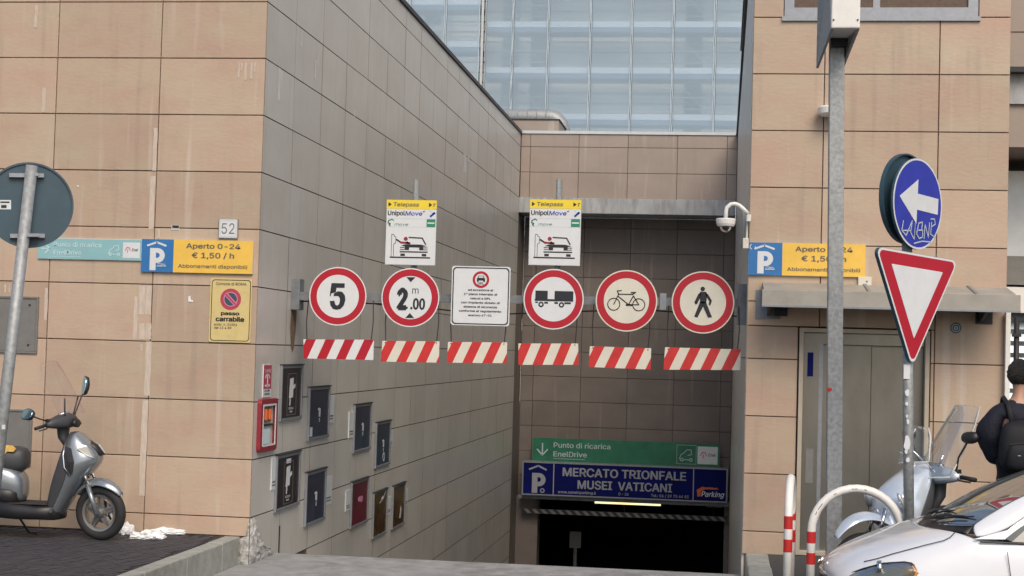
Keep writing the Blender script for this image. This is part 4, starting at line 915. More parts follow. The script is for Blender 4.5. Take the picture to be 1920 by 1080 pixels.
# triangle
A = at(1633,466,1,SY); B = at(1785,486,1,SY); Cc = at(1714,682,1,SY)
side = 1.02; mid = at(1708,476,1,SY)-foot
m = Matrix.Translation(Vector((mid.x,mid.y,mid.z))+nrm*.06) @ Matrix.Rotation(R(45.5),4,'Z') @ Matrix.Rotation(R(3.0),4,'Y')
H = side*.875
def tri(s, z0, r):
    h = s*.866; P_ = [(-s/2,z0),(s/2,z0),(0,z0-h)]; out = []
    for (x,z),a0 in zip(P_,(150,30,270)):
        # corner arc
        cx = 0; cz = z0-h/3; d = Vector((x-cx,z-cz)); L_ = d.length; cc = Vector((cx,cz))+d*((L_-2*r)/L_)
        for k_ in range(6): a = R(a0+60-24*k_); out.append((cc.x+r*math.cos(a), cc.y+r*math.sin(a)))
    return out
zt = 0.0
MB().prism(tri(side,zt,.045),.0,.006).xf(m).build('sign_panel','signback',t)
f_ = MB(); frame2d(f_,tri(side,zt,.045),tri(side-.02,zt-.006,.043),.006,.03); f_.xf(m).build('panel_lip','signback',t)
MB().prism(tri(side-.006,zt-.002,.043),-.002,.0).xf(m).build('white_rim','signwhite',t)
MB().prism(tri(side-.06,zt-.018,.035),-.004,-.002).xf(m).build('red_border','red',t)
MB().prism(tri(side-.39,zt-.112,.004),-.006,-.004).xf(m).build('white_field','pale' if 0 else 'signwhite',t)
for z in (-.12,-.55): MB().box(-.06,.06,.0,.03,z-.015,z+.015).box(-.05,.05,.03,.10,z-.012,z+.012).xf(m).build('clamp','alu',t)
for (x,y,w_,h_) in ((1700,697,11,26),(1701,736,8,14),(1700,757,6,9),(1702,790,5,12),(1700,780,4,6),(1701,832,12,28),(1702,862,7,10),(1699,847,6,10)):
    p = at(x,y,1,SY-.04)-foot; a = w_/235/2; b = h_/235/2
    mb = MB(); n = 9; P_ = [(a*math.cos(2*math.pi*i/n)*random.uniform(.7,1.2), b*math.sin(2*math.pi*i/n)*random.uniform(.7,1.2)) for i in range(n)] if y != 697 else [(-a,-b),(a,-b),(a,b),(-a,b)]
    mb.prism(P_,-.003,.0); mb.build('sticker_remnant','signwhite',t,loc=(p.x,p.y-.004,p.z))

# lamp post
LY = -1.9
b0 = at(1563,1000,1,LY); b1 = at(1563,500,1,LY); b2 = at(1569,60,1,LY); dv = (b2-b0).normalized(); foot = b0-dv*((b0.z-.02)/dv.z)
t = thing('lamp_post','square galvanised lamp post carrying a boxy lantern head','street lamp',tuple(foot))
L = (b2-foot).length; mb = MB(); hw = .066; tp = dv*L
mb.add([(-hw,-hw,0),(hw,-hw,0),(hw,hw,0),(-hw,hw,0)]+[(tp.x+a*hw*.98,tp.y+b*hw*.98,tp.z) for a,b in ((-1,-1),(1,-1),(1,1),(-1,1))],[(0,3,2,1),(4,5,6,7),(0,1,5,4),(1,2,6,5),(2,3,7,6),(3,0,4,7)])
mb.build('post','galv',t,bevel=.008)
MB().box(-.13,.13,-.13,.13,.0,.02).build('base_plate','galv',t)
e = tp+Vector((0,0,-.10))
# lantern: a box on top reaching forward, shroud flaring down behind
MB().box(e.x-.085,e.x+.155,-.55,-.12,e.z+.02,e.z+.75).build('lantern_box','white',t,bevel=.012)
mb = MB()
mb.add([(e.x-.165,.12,e.z-.20),(e.x-.145,.12,e.z-.20),(e.x-.060,-.50,e.z+.02),(e.x-.085,-.50,e.z+.02),(e.x-.165,.12,e.z+.7),(e.x-.145,.12,e.z+.7),(e.x-.060,-.12,e.z+.7),(e.x-.085,-.12,e.z+.7)],[(0,1,2,3),(4,7,6,5),(0,3,7,4),(1,5,6,2),(0,4,5,1)])
mb.add([(e.x+.055,.12,e.z-.20),(e.x+.075,.12,e.z-.20),(e.x+.155,-.50,e.z+.02),(e.x+.130,-.50,e.z+.02),(e.x+.055,.12,e.z+.7),(e.x+.075,.12,e.z+.7),(e.x+.155,-.12,e.z+.7),(e.x+.13,-.12,e.z+.7)],[(3,2,1,0),(5,6,7,4),(4,7,3,0),(2,6,5,1),(1,5,4,0)])
mb.build('shroud','galv',t)
MB().box(e.x-.06,e.x+.13,-.13,-.07,e.z-.05,e.z+.6).build('louvre','black',t)
for x in (-.065,.135): 
    for z in (.09,.35): MB().disc(e.x+x,e.z+z,.008,-.556,-.55,10).build('screw','coping',t)
p = at(1555,730,1,LY-.07)-foot; MB().disc(p.x,p.z,.024,p.y-.004,p.y-.001,12,rz=.016).build('sticker','stripe_red',t)

# hoops
def hoop(label, cx, cy, rz, W, HH, bands, extra):
    t = thing('hoop_barrier',label,'bollard',(cx,cy,pz(cy)),rz,'white hoop barriers on the right pavement'); r = W/2
    path = [(-r,0,0),(-r,0,HH-r)]+[(-r*math.cos(a),0,HH-r+r*math.sin(a)) for a in [math.pi*k/18 for k in range(1,18)]]+[(r,0,HH-r),(r,0,0)]
    MB().tube(path,.033,16).build('tube','white',t,smooth=True)
    for s,zs in bands:
        for z0,z1 in zs: MB().lathe([(.0335,z0),(.035,z0+.002),(.035,z1-.002),(.0335,z1)],(s*r,0,0),'z',18).build('red_band','stripe_red',t,smooth=False)
    for s in (-1,1): MB().lathe([(.0,0),(.06,0),(.06,.008),(.036,.012)],(s*r,0,0),'z',16).build('foot_plate','galv',t)
    for (a,w_) in extra:
        x,z = -r*math.cos(a), HH-r+r*math.sin(a); c_ = Vector((x,-.0325,z)); tdir = Vector((math.sin(a),0,math.cos(a)))
        MB().box(-w_,w_,-.001,.0015,-.003,.003).xf(Matrix.Translation(c_) @ Matrix.Rotation(-(math.pi/2-a),4,'Y')).build('paint_chip','grey',t)
    return t
HY = -3.35
a = at(1520,1060,1,HY); b = at(1692,980,1,HY); tp_ = at(1600,908,1,HY)
W = b.x-a.x; hh = tp_.z-pz(HY)-.033
hoop('white hoop barrier with two red bands, seen broadside in front of the scooter',(a.x+b.x)/2,HY,0,W,hh,[(-1,[(hh-.60,hh-.51),(hh-.435,hh-.345)]),(1,[(hh-.60,hh-.51),(hh-.435,hh-.345)])],[(R(35),.03),(R(60),.012),(R(86),.022),(R(100),.01),(R(25),.015)])
a = at(1482,893,1,HY); hh2 = a.z-pz(HY)-.033
hoop('white hoop barrier with red bands, seen end on at left',a.x+.02,HY+.35,R(85.3),W,hh2,[(-1,[(hh2-.55,hh2-.45),(hh2-.37,hh2-.27)]),(1,[(hh2-.55,hh2-.45),(hh2-.37,hh2-.27)])],[])

# litter beside the scooter wheel
def crumple(label,c,sx,sy,sz,seed,rz):
    rd = random.Random(seed); me = bmesh.new(); bmesh.ops.create_icosphere(me,subdivisions=3,radius=1)
    for v in me.verts:
        k = 1+.38*math.sin(v.co.x*5+seed)*math.cos(v.co.y*7+seed*2)+rd.uniform(-.14,.14); v.co *= k
        v.co.z = max(v.co.z,-.35)+.35; v.co = Vector((v.co.x*sx,v.co.y*sy,v.co.z*sz))
    m_ = bpy.data.meshes.new('paper_litter'); me.to_mesh(m_); me.free(); m_.materials.append(M['paper'])
    o = bpy.data.objects.new('paper_litter',m_); COL.objects.link(o); o.location = c; o.rotation_euler=(0,0,rz); return tag(o,label,'litter')
a = at(237,1002,2,0); crumple('small crumpled white paper just in front of the scooter wheel',(a.x,a.y,0),.07,.06,.085,1,.3)
a = at(277,1010,2,0); crumple('larger crumpled white paper lying nearer the kerb',(a.x,a.y,0),.16,.11,.055,2,.2)
a = at(313,1001,2,0); crumple('flat twisted white paper reaching towards the wall corner',(a.x,a.y,0),.15,.05,.045,3,.1)

# ------------------------------------------------------------------ scooters
def scooter(label, loc, heading, steer, V, sc=1.0):
    """local x forward, y to the rider's left, z up; front wheel at x=0"""
    t = thing('scooter',label,'scooter',loc,heading); t.scale = (sc,sc,sc)
    paint, trim = V['paint'], V['trim']
    ST = Matrix.Translation((-.12,0,.29+.2)) ; ax = Vector((-.40,0,.92)).normalized()
    S = Matrix.Translation((-.0,0,.28)) @ Matrix.Rotation(steer,4,ax) @ Matrix.Translation((.0,0,-.28)) if 0 else (Matrix.Translation((-.18,0,.7)) @ Matrix.Rotation(steer,4,ax) @ Matrix.Translation((.18,0,-.7)))
    I = Matrix.Identity(4); ln = V.get('lean',0); lx = lambda z: -ln*max(0,z-.55)
    HB = S @ Matrix.Translation(Vector(V['bar']))
    def wheel(cx, cz, r, mtx, spokes, nm='wheel'):
        hub = MB().lathe([(0,-.07),(.035,-.07),(.05,-.04),(.05,.04),(.035,.07),(0,.07)],(cx,0,cz),'y',18).xf(mtx).build(nm,'rim',t,smooth=False)
        rt = .052; ring = []; mb = MB(); n = 56
        for i in range(n):
            a = 2*math.pi*i/n; q = []
            for k in range(14):
                b_ = 2*math.pi*k/14; rr_ = r-rt+rt*math.cos(b_); q.append((cx+rr_*math.cos(a), rt*.95*math.sin(b_), cz+rr_*math.sin(a)))
            ring.append(q)
        ring.append(ring[0]); mb.loft(ring,cap=False).xf(mtx).build('tyre','rubber',hub,smooth=True)
        mb = MB(); ri = r-2*rt
        mb.lathe([(ri+.012,-.042),(ri+.012,.042),(ri-.012,.036),(ri-.016,.0),(ri-.012,-.036),(ri+.012,-.042)],(cx,0,cz),'y',48,cap=False)
        for k in range(spokes):
            a = 2*math.pi*k/spokes+.35; ca_, sa_ = math.cos(a), math.sin(a)
            P_ = lambda rad,off: (cx+rad*ca_-off*sa_, cz+rad*sa_+off*ca_)
            for s in (-1,1):
                mb.prism([P_(.03,s*.034),P_(.03,s*.012),P_(ri,s*.001),P_(ri,s*.020)],-.022,.022)
            mb.prism([P_(.03,.012),P_(.03,-.012),P_(ri*.8,0)],-.014,.014)
        mb.xf(mtx).build('rim','rim',hub,fix=True)
        MB().ring(cx,cz,.06,.115,.045,.05,32).xf(mtx).build('brake_disc','chrome',hub)
        return hub
    wheel(0,.28,.28,S,5); wheel(-1.34,.28,.28,I,5,'wheel')
    for s in (-1,1):
        MB().tube([(.012,s*.095,.27),(-.10,s*.085,.56)],[.026,.026],12).xf(S).build('fork_leg','silver' if s<0 else 'rim',t,smooth=True)
        MB().tube([(-.10,s*.085,.55),(-.17,s*.07,.74)],[.017,.017],10).xf(S).build('fork_tube','chrome',t,smooth=True)
    MB().tube([(.0,-.11,.28),(.0,.11,.28)],.014,10).xf(S).build('axle','chrome',t)
    # mudguard
    mb = MB(); secs = []
    for k in range(11):
        a = R(V.get('f0',42)+k*(V.get('f1',150)-V.get('f0',42))/10); rr_ = .325+V.get('mr',0)+.03*math.sin(k/10*math.pi); wd = (.085+V.get('mr',0))*min(1,.35+k*.22); q = []
        for j in range(9):
            u = -1+2*j/8; q.append((rr_*math.cos(a)*(1-.02*abs(u)) , wd*u, .28+(rr_-.055*u*u*(1 if abs(u)<.8 else 1.25))*math.sin(a)))
        secs.append(q)
    mb.loft(secs,cap=False,closed=False).xf(S @ Matrix.Translation(Vector(V.get('mg',(0,0,0))))).build('front_mudguard',paint,t,smooth=True,solid=.008,sub=1)
    MB().tube([(-.16,0,.62),(-.26+lx(.86),0,.86),(-.34+lx(1.0),0,1.0)],.03,10).build('steering_column','black_plastic',t,smooth=True)
    # leg shield: horizontal sections (front x, rear x, half width, z)
    LS = [(-.44,-.56,.12,.20),(-.36,-.53,.15,.32),(-.27,-.50,.18,.48),(-.17,-.46,.205,.62),(-.06,-.42,.215,.74),(-.0,-.40,.205,.82),(-.035,-.38,.185,.90),(-.12,-.36,.15,.99),(-.21,-.335,.11,1.06),(-.27,-.32,.07,1.09)]
    LS = [(a+lx(z),b+lx(z),c_,z) for a,b,c_,z in LS]
    def hwz(z):
        for q0,q1 in zip(LS,LS[1:]):
            if q0[3] <= z <= q1[3]: return q0[2]+(q1[2]-q0[2])*(z-q0[3])/(q1[3]-q0[3])
        return LS[-1][2]
    bmp = lambda z: .05+.10*math.sin(math.pi*max(0,min(1,(z-.25)/.75)))
    secs = []
    for xf_,xr_,hw_,z in LS:
        q = []; n = 18; xr2 = xr_+bmp(z)
        for k in range(n+1):
            a = -math.pi/2+math.pi*k/n; q.append((xr2+(xf_-xr2)*abs(math.cos(a))**.8, hw_*math.copysign(abs(math.sin(a))**.85,math.sin(a)), z))
        secs.append(q)
    MB().loft(secs,cap=False,closed=False).build('leg_shield',paint,t,smooth=True,solid=.012,sub=1)
    secs = [[(xr_+bmp(z)+.012,-hw_+.004,z),(xr_+.03,-hw_+.002,z),(xr_-.01,-hw_*.75,z),(xr_-.02,0,z),(xr_-.01,hw_*.75,z),(xr_+.03,hw_-.002,z),(xr_+bmp(z)+.012,hw_-.004,z)] for xf_,xr_,hw_,z in LS]
    MB().loft(secs,cap=False,closed=False).build('inner_shield','dark_plastic',t,smooth=True,solid=.01,sub=1)
    for s in (-1,1):
        # side groove with pale line, headlamp, indicator
        if V['nose']:
            g_ = [(-.335,.95),(-.26,.93),(-.215,.80),(-.225,.68),(-.27,.66),(-.31,.74)]
            mb = MB(); cx_ = sum(x for x,z in g_)/6; cz_ = sum(z for x,z in g_)/6; mb.add([(x+lx(z),s*(hwz(z)+.010),z) for x,z in g_]+[(cx_+lx(cz_),s*(hwz(cz_)+.012),cz_)],[(i,(i+1)%6,6) for i in range(6)]); mb.build('vent_groove','black_plastic',t,solid=.010)
            MB().tube([(x+lx(z),s*(hwz(z)+.014),z) for x,z in ((-.335,.97),(-.335,.86),(-.31,.74),(-.25,.66))],.008,6).build('vent_trim','chrome',t,smooth=True)
        L_ = [(-.19,.99),(-.10,.96),(-.03,.88),(-.035,.835),(-.10,.86),(-.19,.93)]
        if not V['nose']:
            MB().loft([sec((-.10+lx(.8),s*.17,.78),(.5,-s*.25,.83),(.8,s*.1,-.5),.02,.01,12,2),sec((-.06+lx(.8),s*.185,.80),(.5,-s*.25,.83),(.8,s*.1,-.5),.09,.035,12,2),sec((-.05+lx(.8),s*.20,.81),(.5,-s*.25,.83),(.8,s*.1,-.5),.06,.02,12,2)]).build('headlamp','lens',t,smooth=True)
            continue
        mb = MB(); mb.add([(x-.01+lx(z),s*(.105+.075*min(1,(-x)/.19)+ .03*(1-abs(z-.9)/.1)),z) for x,z in L_],[tuple(range(6))]); mb.build('headlamp','lens',t,solid=.022,bevel=.004)
    if V['nose']: MB().loft([[(a+lx(c_),b,c_) for a,b,c_ in q] for q in [[(-.20,-.06,1.02),(-.185,0,1.03),(-.20,.06,1.02)],[(-.085,-.075,.95),(-.06,0,.965),(-.085,.075,.95)],[(.0,-.05,.86),(.02,0,.87),(.0,.05,.86)]]],cap=False,closed=False).build('nose_strip','black_plastic' if V['nose'] else paint,t,smooth=True,solid=.01)
    # footboard, tunnel, body
    MB().loft([sec((x,0,z),(0,1,0),(0,0,1),w_,h_,14,4) for x,z,w_,h_ in ((-.40,.27,.10,.07),(-.46,.27,.19,.08),(-.6,.265,.21,.075),(-.85,.27,.21,.085),(-1.0,.29,.20,.10),(-1.08,.30,.12,.08))]).build('footboard','black_plastic',t,smooth=True)
    MB().box(-.95,-.50,-.17,.17,.345,.36).build('floor_mat','rubber',t,bevel=.006)
    MB().tube([(-.44,-.215,.30),(-.44,-.225,.30)],.02,8).build('bolt','chrome',t)
    body = [(-.80,.48,.10,.12),(-.86,.52,.15,.17),(-1.0,.56,.19,.19),(-1.2,.60,.20,.18),(-1.45,.66,.185,.14),(-1.65,.72,.14,.10),(-1.8,.78,.06,.05)]
    bdz = V.get('bdz',0)
    MB().loft([sec((x,0,z+bdz),(0,1,0),(0,0,1),w_,h_,16,2.8) for x,z,w_,h_ in body]).build('body_panel',paint,t,smooth=True,sub=1)
    MB().loft([sec((x,0,z),(0,1,0),(0,0,1),w_,h_,14,3) for x,z,w_,h_ in ((-.82,.42,.16,.08),(-.95,.42,.205,.12),(-1.08,.45,.208,.08),(-1.2,.47,.15,.05))]).build('side_cover','black_plastic',t,smooth=True,sub=1)
    dsx, dsz = V.get('seat',(-.07,0))
    seat = [(-.72,.80,.06,.07),(-.76,.79,.12,.13),(-.88,.79,.155,.14),(-1.05,.79,.165,.12),(-1.25,.83,.165,.12),(-1.5,.87,.15,.10),(-1.68,.88,.10,.07)]
    so_ = MB().loft([sec((x+dsx,0,z+dsz),(0,1,0),(0,0,1),w_,h_,16,2.6) for x,z,w_,h_ in seat]).build('saddle','black_plastic' if not V['torn'] else 'dark_plastic',t,smooth=True,sub=1)
    if V['torn']:
        mb = MB(); P_ = [(-1.05,.86),(-1.0,.82),(-.96,.84),(-.93,.80),(-.89,.87),(-.82,.87),(-.80,.90),(-.84,.93),(-.95,.935),(-1.05,.925)]
        mb.add([(x,-.150+.45*max(0,z-.86),z) for x,z in P_]+[(x,-.05,z+.012) for x,z in P_[5:]],[tuple(range(10))]); mb.build('torn_foam','foam',so_,solid=.02,loc=(-.07,0,0))
    MB().loft([sec((x,-.05,z),(0,1,0),(0,0,1),w_,h_,12,3) for x,z,w_,h_ in ((-.98,.27,.05,.06),(-1.1,.27,.09,.09),(-1.35,.28,.10,.10),(-1.48,.28,.07,.07))]).build('engine','black_plastic',t,smooth=True)
    MB().tube([(-1.05,-.16,.22),(-1.25,-.18,.24),(-1.65,-.2,.36)],[.02,.05,.055],12).build('exhaust','dark_plastic',t,smooth=True)
    MB().box(-1.86,-1.80,-.07,.07,.72+bdz,.82+bdz).build('tail_lamp','stripe_red',t,bevel=.01); MB().box(-1.80,-1.79,-.09,.09,.46,.66).build('number_plate','signwhite',t)
    MB().tube([(-.93,.1,.2),(-.85,.2,.02),(-.78,.24,.01)],.012,8).build('side_stand','black_plastic',t)
    MB().tube([(-1.2,.13,.3),(-1.42,.13,.62)],.03,10).build('shock_absorber','chrome',t)
    # handlebar
    bar = [(-.33,-.27,1.10,.035,.03),(-.31,-.20,1.11,.055,.05),(-.28,-.1,1.12,.085,.075),(-.26,0,1.125,.10,.085),(-.28,.1,1.12,.085,.075),(-.31,.20,1.11,.055,.05),(-.33,.27,1.10,.035,.03)]
    MB().loft([sec((x,y,z),(1,0,0),(0,0,1),w_,h_,14,2.3) for x,y,z,w_,h_ in bar]).xf(HB).build('handlebar_cover',trim,t,smooth=True,sub=1)
    MB().loft([sec((x,0,z),(1,0,0),(0,1,0),a_,b_,14,2.3) for x,z,a_,b_ in ((-.22,.84,.04,.05),(-.30,.95,.05,.06),(-.30,1.05,.06,.075),(-.28,1.10,.08,.09))]).xf(HB).build('headset_neck','dark_plastic',t,smooth=True)
    MB().tube([(-.30,-.09,1.19),(-.24,0,1.21),(-.30,.09,1.19)],.016,8).xf(HB).build('instrument_hood','chrome',t,smooth=True)
    MB().loft([sec((-.16,0,1.11),(0,1,0),(0,0,1),.07,.05,12,2),sec((-.13,0,1.10),(0,1,0),(0,0,1),.055,.04,12,2)]).xf(HB).build('front_lamp','black_plastic',t,smooth=True)
    for s in (-1,1):
        MB().tube([(-.335,s*.26,1.10),(-.37,s*.40,1.075)],.017,12).xf(HB).build('grip','rubber',t,smooth=True)
        MB().tube([(-.31,s*.25,1.09),(-.295,s*.32,1.07),(-.33,s*.39,1.055)],.007,8).xf(HB).build('brake_lever','black_plastic',t,smooth=True)
        MB().box(-.35,-.31,s*.235-.02,s*.235+.02,1.12,1.16).xf(HB).build('switch_box','black_plastic',t,bevel=.006)
        mx = V['mir'][s]; mr = MB().tube([(-.32,s*.22,1.13),tuple(mx[0]),tuple(mx[1])],[.008,.007,.009],8).xf(HB).build('mirror_stem','black_plastic',t,smooth=True)
        c_ = Vector(mx[1]); mm = Matrix.Translation(c_) @ Matrix.Rotation(mx[2],4,'Z') @ Matrix.Rotation(mx[3],4,'Y') @ Matrix.Rotation(mx[4] if len(mx) > 4 else 0,4,'X') @ Matrix.Scale(V.get('ms',1),4)
        hd = MB().loft([sec((0.03,0,0),(0,1,0),(0,0,1),.035,.02,14,2.4),sec((.015,0,0),(0,1,0),(0,0,1),.075,.044,14,2.4),sec((-.012,0,0),(0,1,0),(0,0,1),.082,.048,14,2.4)]).xf(HB@mm).build('mirror',V.get('mircol','black_plastic'),t,smooth=True)
        MB().loft([sec((-.013,0,0),(0,1,0),(0,0,1),.076,.043,18,2.4),sec((-.015,0,0),(0,1,0),(0,0,1),.074,.042,18,2.4)]).xf(HB@mm).build('mirror_glass','mirror_glass',hd)
    # clear screens
    for scr in V['screens']:
        x0,z0,x1,z1,w0,w1,cv = scr; secs = []
        for k in range(9):
            u = k/8; w_ = (w0+(w1-w0)*u)*(1-.5*max(0,u-.7)/.3*.6); q = []
            for j in range(11):
                a = -1+2*j/10; q.append((x0+(x1-x0)*u-cv*a*a, w_*a, z0+(z1-z0)*u-.03*a*a*u))
            secs.append(q)
        MB().loft(secs,cap=False,closed=False).xf(HB).build('windscreen','glass' if V['rimmed'] else 'faintglass',t,smooth=True,solid=.004,sub=1)
        if V['rimmed']:
            for e_ in (0,-1): MB().tube([q_[e_] for q_ in secs],.006,6).xf(HB).build('screen_edge','plate',t,smooth=True)
        if V['rimmed']: MB().tube([secs[0][j] for j in range(11)],.006,6).xf(HB).build('screen_edge','plate',t,smooth=True)
        for s in (-1,1): MB().tube([(-.24,s*.07,1.14),(x0+(x1-x0)*.3-.02,s*w0*.5,z0+(z1-z0)*.3)],.008,8).xf(HB).build('screen_bracket','chrome' if V['rimmed'] else 'black_plastic',t,smooth=True)
    return t
V1 = dict(paint='silver',trim='dark_plastic',nose=1,torn=1,rimmed=0,bar=(-.14,0,.075),screens=[(-.10,1.20,-.40,1.74,.25,.20,.10)],
          mir={-1:[(-.40,-.27,1.16),(-.45,-.40,1.215),R(62),R(24)],1:[(-.30,.27,1.24),(-.23,.30,1.46),R(50),R(10),R(80)]},ms=1.25,mircol='black_plastic')
w0_ = at(187,1012,1,-.75)
scooter('silver scooter with torn seat parked by the left wall',(w0_.x,-.75,0),0,R(-9),V1,.985)
V2 = dict(paint='silverblue',trim='silverblue',nose=0,torn=0,rimmed=1,bar=(-.40,0,-.13),lean=.62,seat=(-.03,-.18),bdz=-.12,screens=[(-.14,1.10,-.52,1.68,.26,.22,.10),(.02,1.22,-.06,1.52,.19,.13,.12)],
          mir={-1:[(-.30,-.27,1.28),(-.28,-.34,1.46),0,R(10)],1:[(-.31,.28,1.25),(-.34,.40,1.40),R(15),R(-8)]},mircol='black_plastic',f0=32,f1=150,mg=(-.03,0,.085),mr=.0)
scooter('pale blue scooter with clear windscreens behind the hoop barrier',(5.98,-2.95,pz(-2.9)+.01),R(180+40),R(-15),V2,1.04)
# ------------------------------------------------------------------ white car (faces -x)
KS = .9
Cw = at(1813,1005,2,.91); zg = .91-KS*1.065+.07
car = thing('parked_car','white hatchback parked at lower right, facing left, with dark cowl and wipers','car',(Cw.x-KS*.977,Cw.y+KS*.70,zg)); car.scale=(KS,KS,KS)
def wheelarch(t,h): return 0
#       t    dxk   c: (b,h) x 8
ROW = [(-.005,.20,[(0,.60),(.18,.60),(.36,.59),(.50,.56),(.58,.50),(.60,.42),(.58,.30),(.50,.22),(0,.22)]),
       (.010,.22,[(0,.665),(.22,.66),(.42,.65),(.58,.61),(.66,.54),(.69,.42),(.67,.28),(.58,.20),(0,.20)]),
       (.05,.22,[(0,.72),(.24,.715),(.46,.705),(.63,.665),(.71,.58),(.745,.42),(.73,.26),(.64,.18),(0,.18)]),
       (.16,.22,[(0,.795),(.26,.79),(.50,.78),(.67,.735),(.755,.64),(.785,.45),(.77,.26),(.68,.18),(0,.18)]),
       (.34,.21,[(0,.875),(.28,.875),(.54,.86),(.70,.815),(.785,.70),(.81,.48),(.79,.26),(.70,.18),(0,.18)]),
       (.52,.22,[(0,.945),(.30,.945),(.57,.935),(.715,.89),(.795,.74),(.82,.50),(.80,.26),(.70,.18),(0,.18)]),
       (.685,.32,[(0,1.00),(.31,1.005),(.60,1.01),(.725,.965),(.80,.78),(.82,.52),(.80,.26),(.70,.18),(0,.18)]),
       (.70,.40,[(0,.985),(.31,.99),(.61,1.02),(.728,.985),(.80,.80),(.82,.52),(.80,.26),(.70,.18),(0,.18)]),
       (.74,.42,[(0,.90),(.31,.90),(.62,.93),(.728,.995),(.80,.81),(.82,.52),(.80,.26),(.70,.18),(0,.18)]),
       (1.25,.10,[(0,.88),(.31,.88),(.63,.90),(.735,1.0),(.80,.84),(.82,.53),(.80,.26),(.70,.18),(0,.18)]),
       (2.1,.0,[(0,.88),(.31,.88),(.64,.90),(.735,1.02),(.805,.86),(.825,.54),(.80,.26),(.70,.18),(0,.18)]),
       (3.0,.0,[(0,.90),(.31,.90),(.64,.92),(.73,1.05),(.80,.88),(.82,.54),(.80,.26),(.70,.18),(0,.18)]),
       (3.55,-.05,[(0,.92),(.31,.92),(.60,.94),(.68,1.06),(.76,.88),(.79,.54),(.76,.28),(.66,.20),(0,.20)]),
       (3.82,-.12,[(0,.90),(.28,.90),(.52,.92),(.60,.98),(.69,.84),(.72,.54),(.70,.32),(.60,.26),(0,.26)]),
       (3.90,-.15,[(0,.84),(.24,.84),(.44,.84),(.52,.84),(.60,.76),(.64,.56),(.62,.40),(.54,.36),(0,.36)])]
def rowpts(r):
    t_,k,c = r; half = [(t_+k*(b/.82)**2, b, h) for b,h in c]
    return [(x,-b,h) for x,b,h in half]+[(x,b,h) for x,b,h in half[::-1][1:-1]]
mb = MB(); mb.loft([rowpts(r) for r in ROW]); 
mb.build('body','car',car,smooth=True,sub=2,fix=True)
def hoodpt(t_,b):
    # interpolate body surface height roughly
    for r0,r1 in zip(ROW,ROW[1:]):
        if r0[0] <= t_ <= r1[0]:
            f = (t_-r0[0])/(r1[0]-r0[0]); k = r0[1]+(r1[1]-r0[1])*f
            for (b0,h0),(b1,h1),(b2,h2),(b3,h3) in zip(r0[2],r0[2][1:],r1[2],r1[2][1:]):
                lo = b0+(b2-b0)*f; hi = b1+(b3-b1)*f
                if lo <= abs(b) <= hi:
                    g_ = (abs(b)-lo)/(hi-lo); return (t_+k*(b/.82)**2, b, (h0+(h2-h0)*f)+((h1+(h3-h1)*f)-(h0+(h2-h0)*f))*g_)
    return (t_,b,.9)
# shut line of the bonnet, both sides
for s in (-1,1):
    pts = [hoodpt(tt,s*bb) for tt,bb in ((.16,.585),(.24,.62),(.34,.645),(.44,.665),(.54,.682),(.62,.69),(.66,.675),(.69,.64))]
    MB().tube([(x,y,z+.0015) for x,y,z in pts],.0035,6).build('bonnet_gap','black',car)
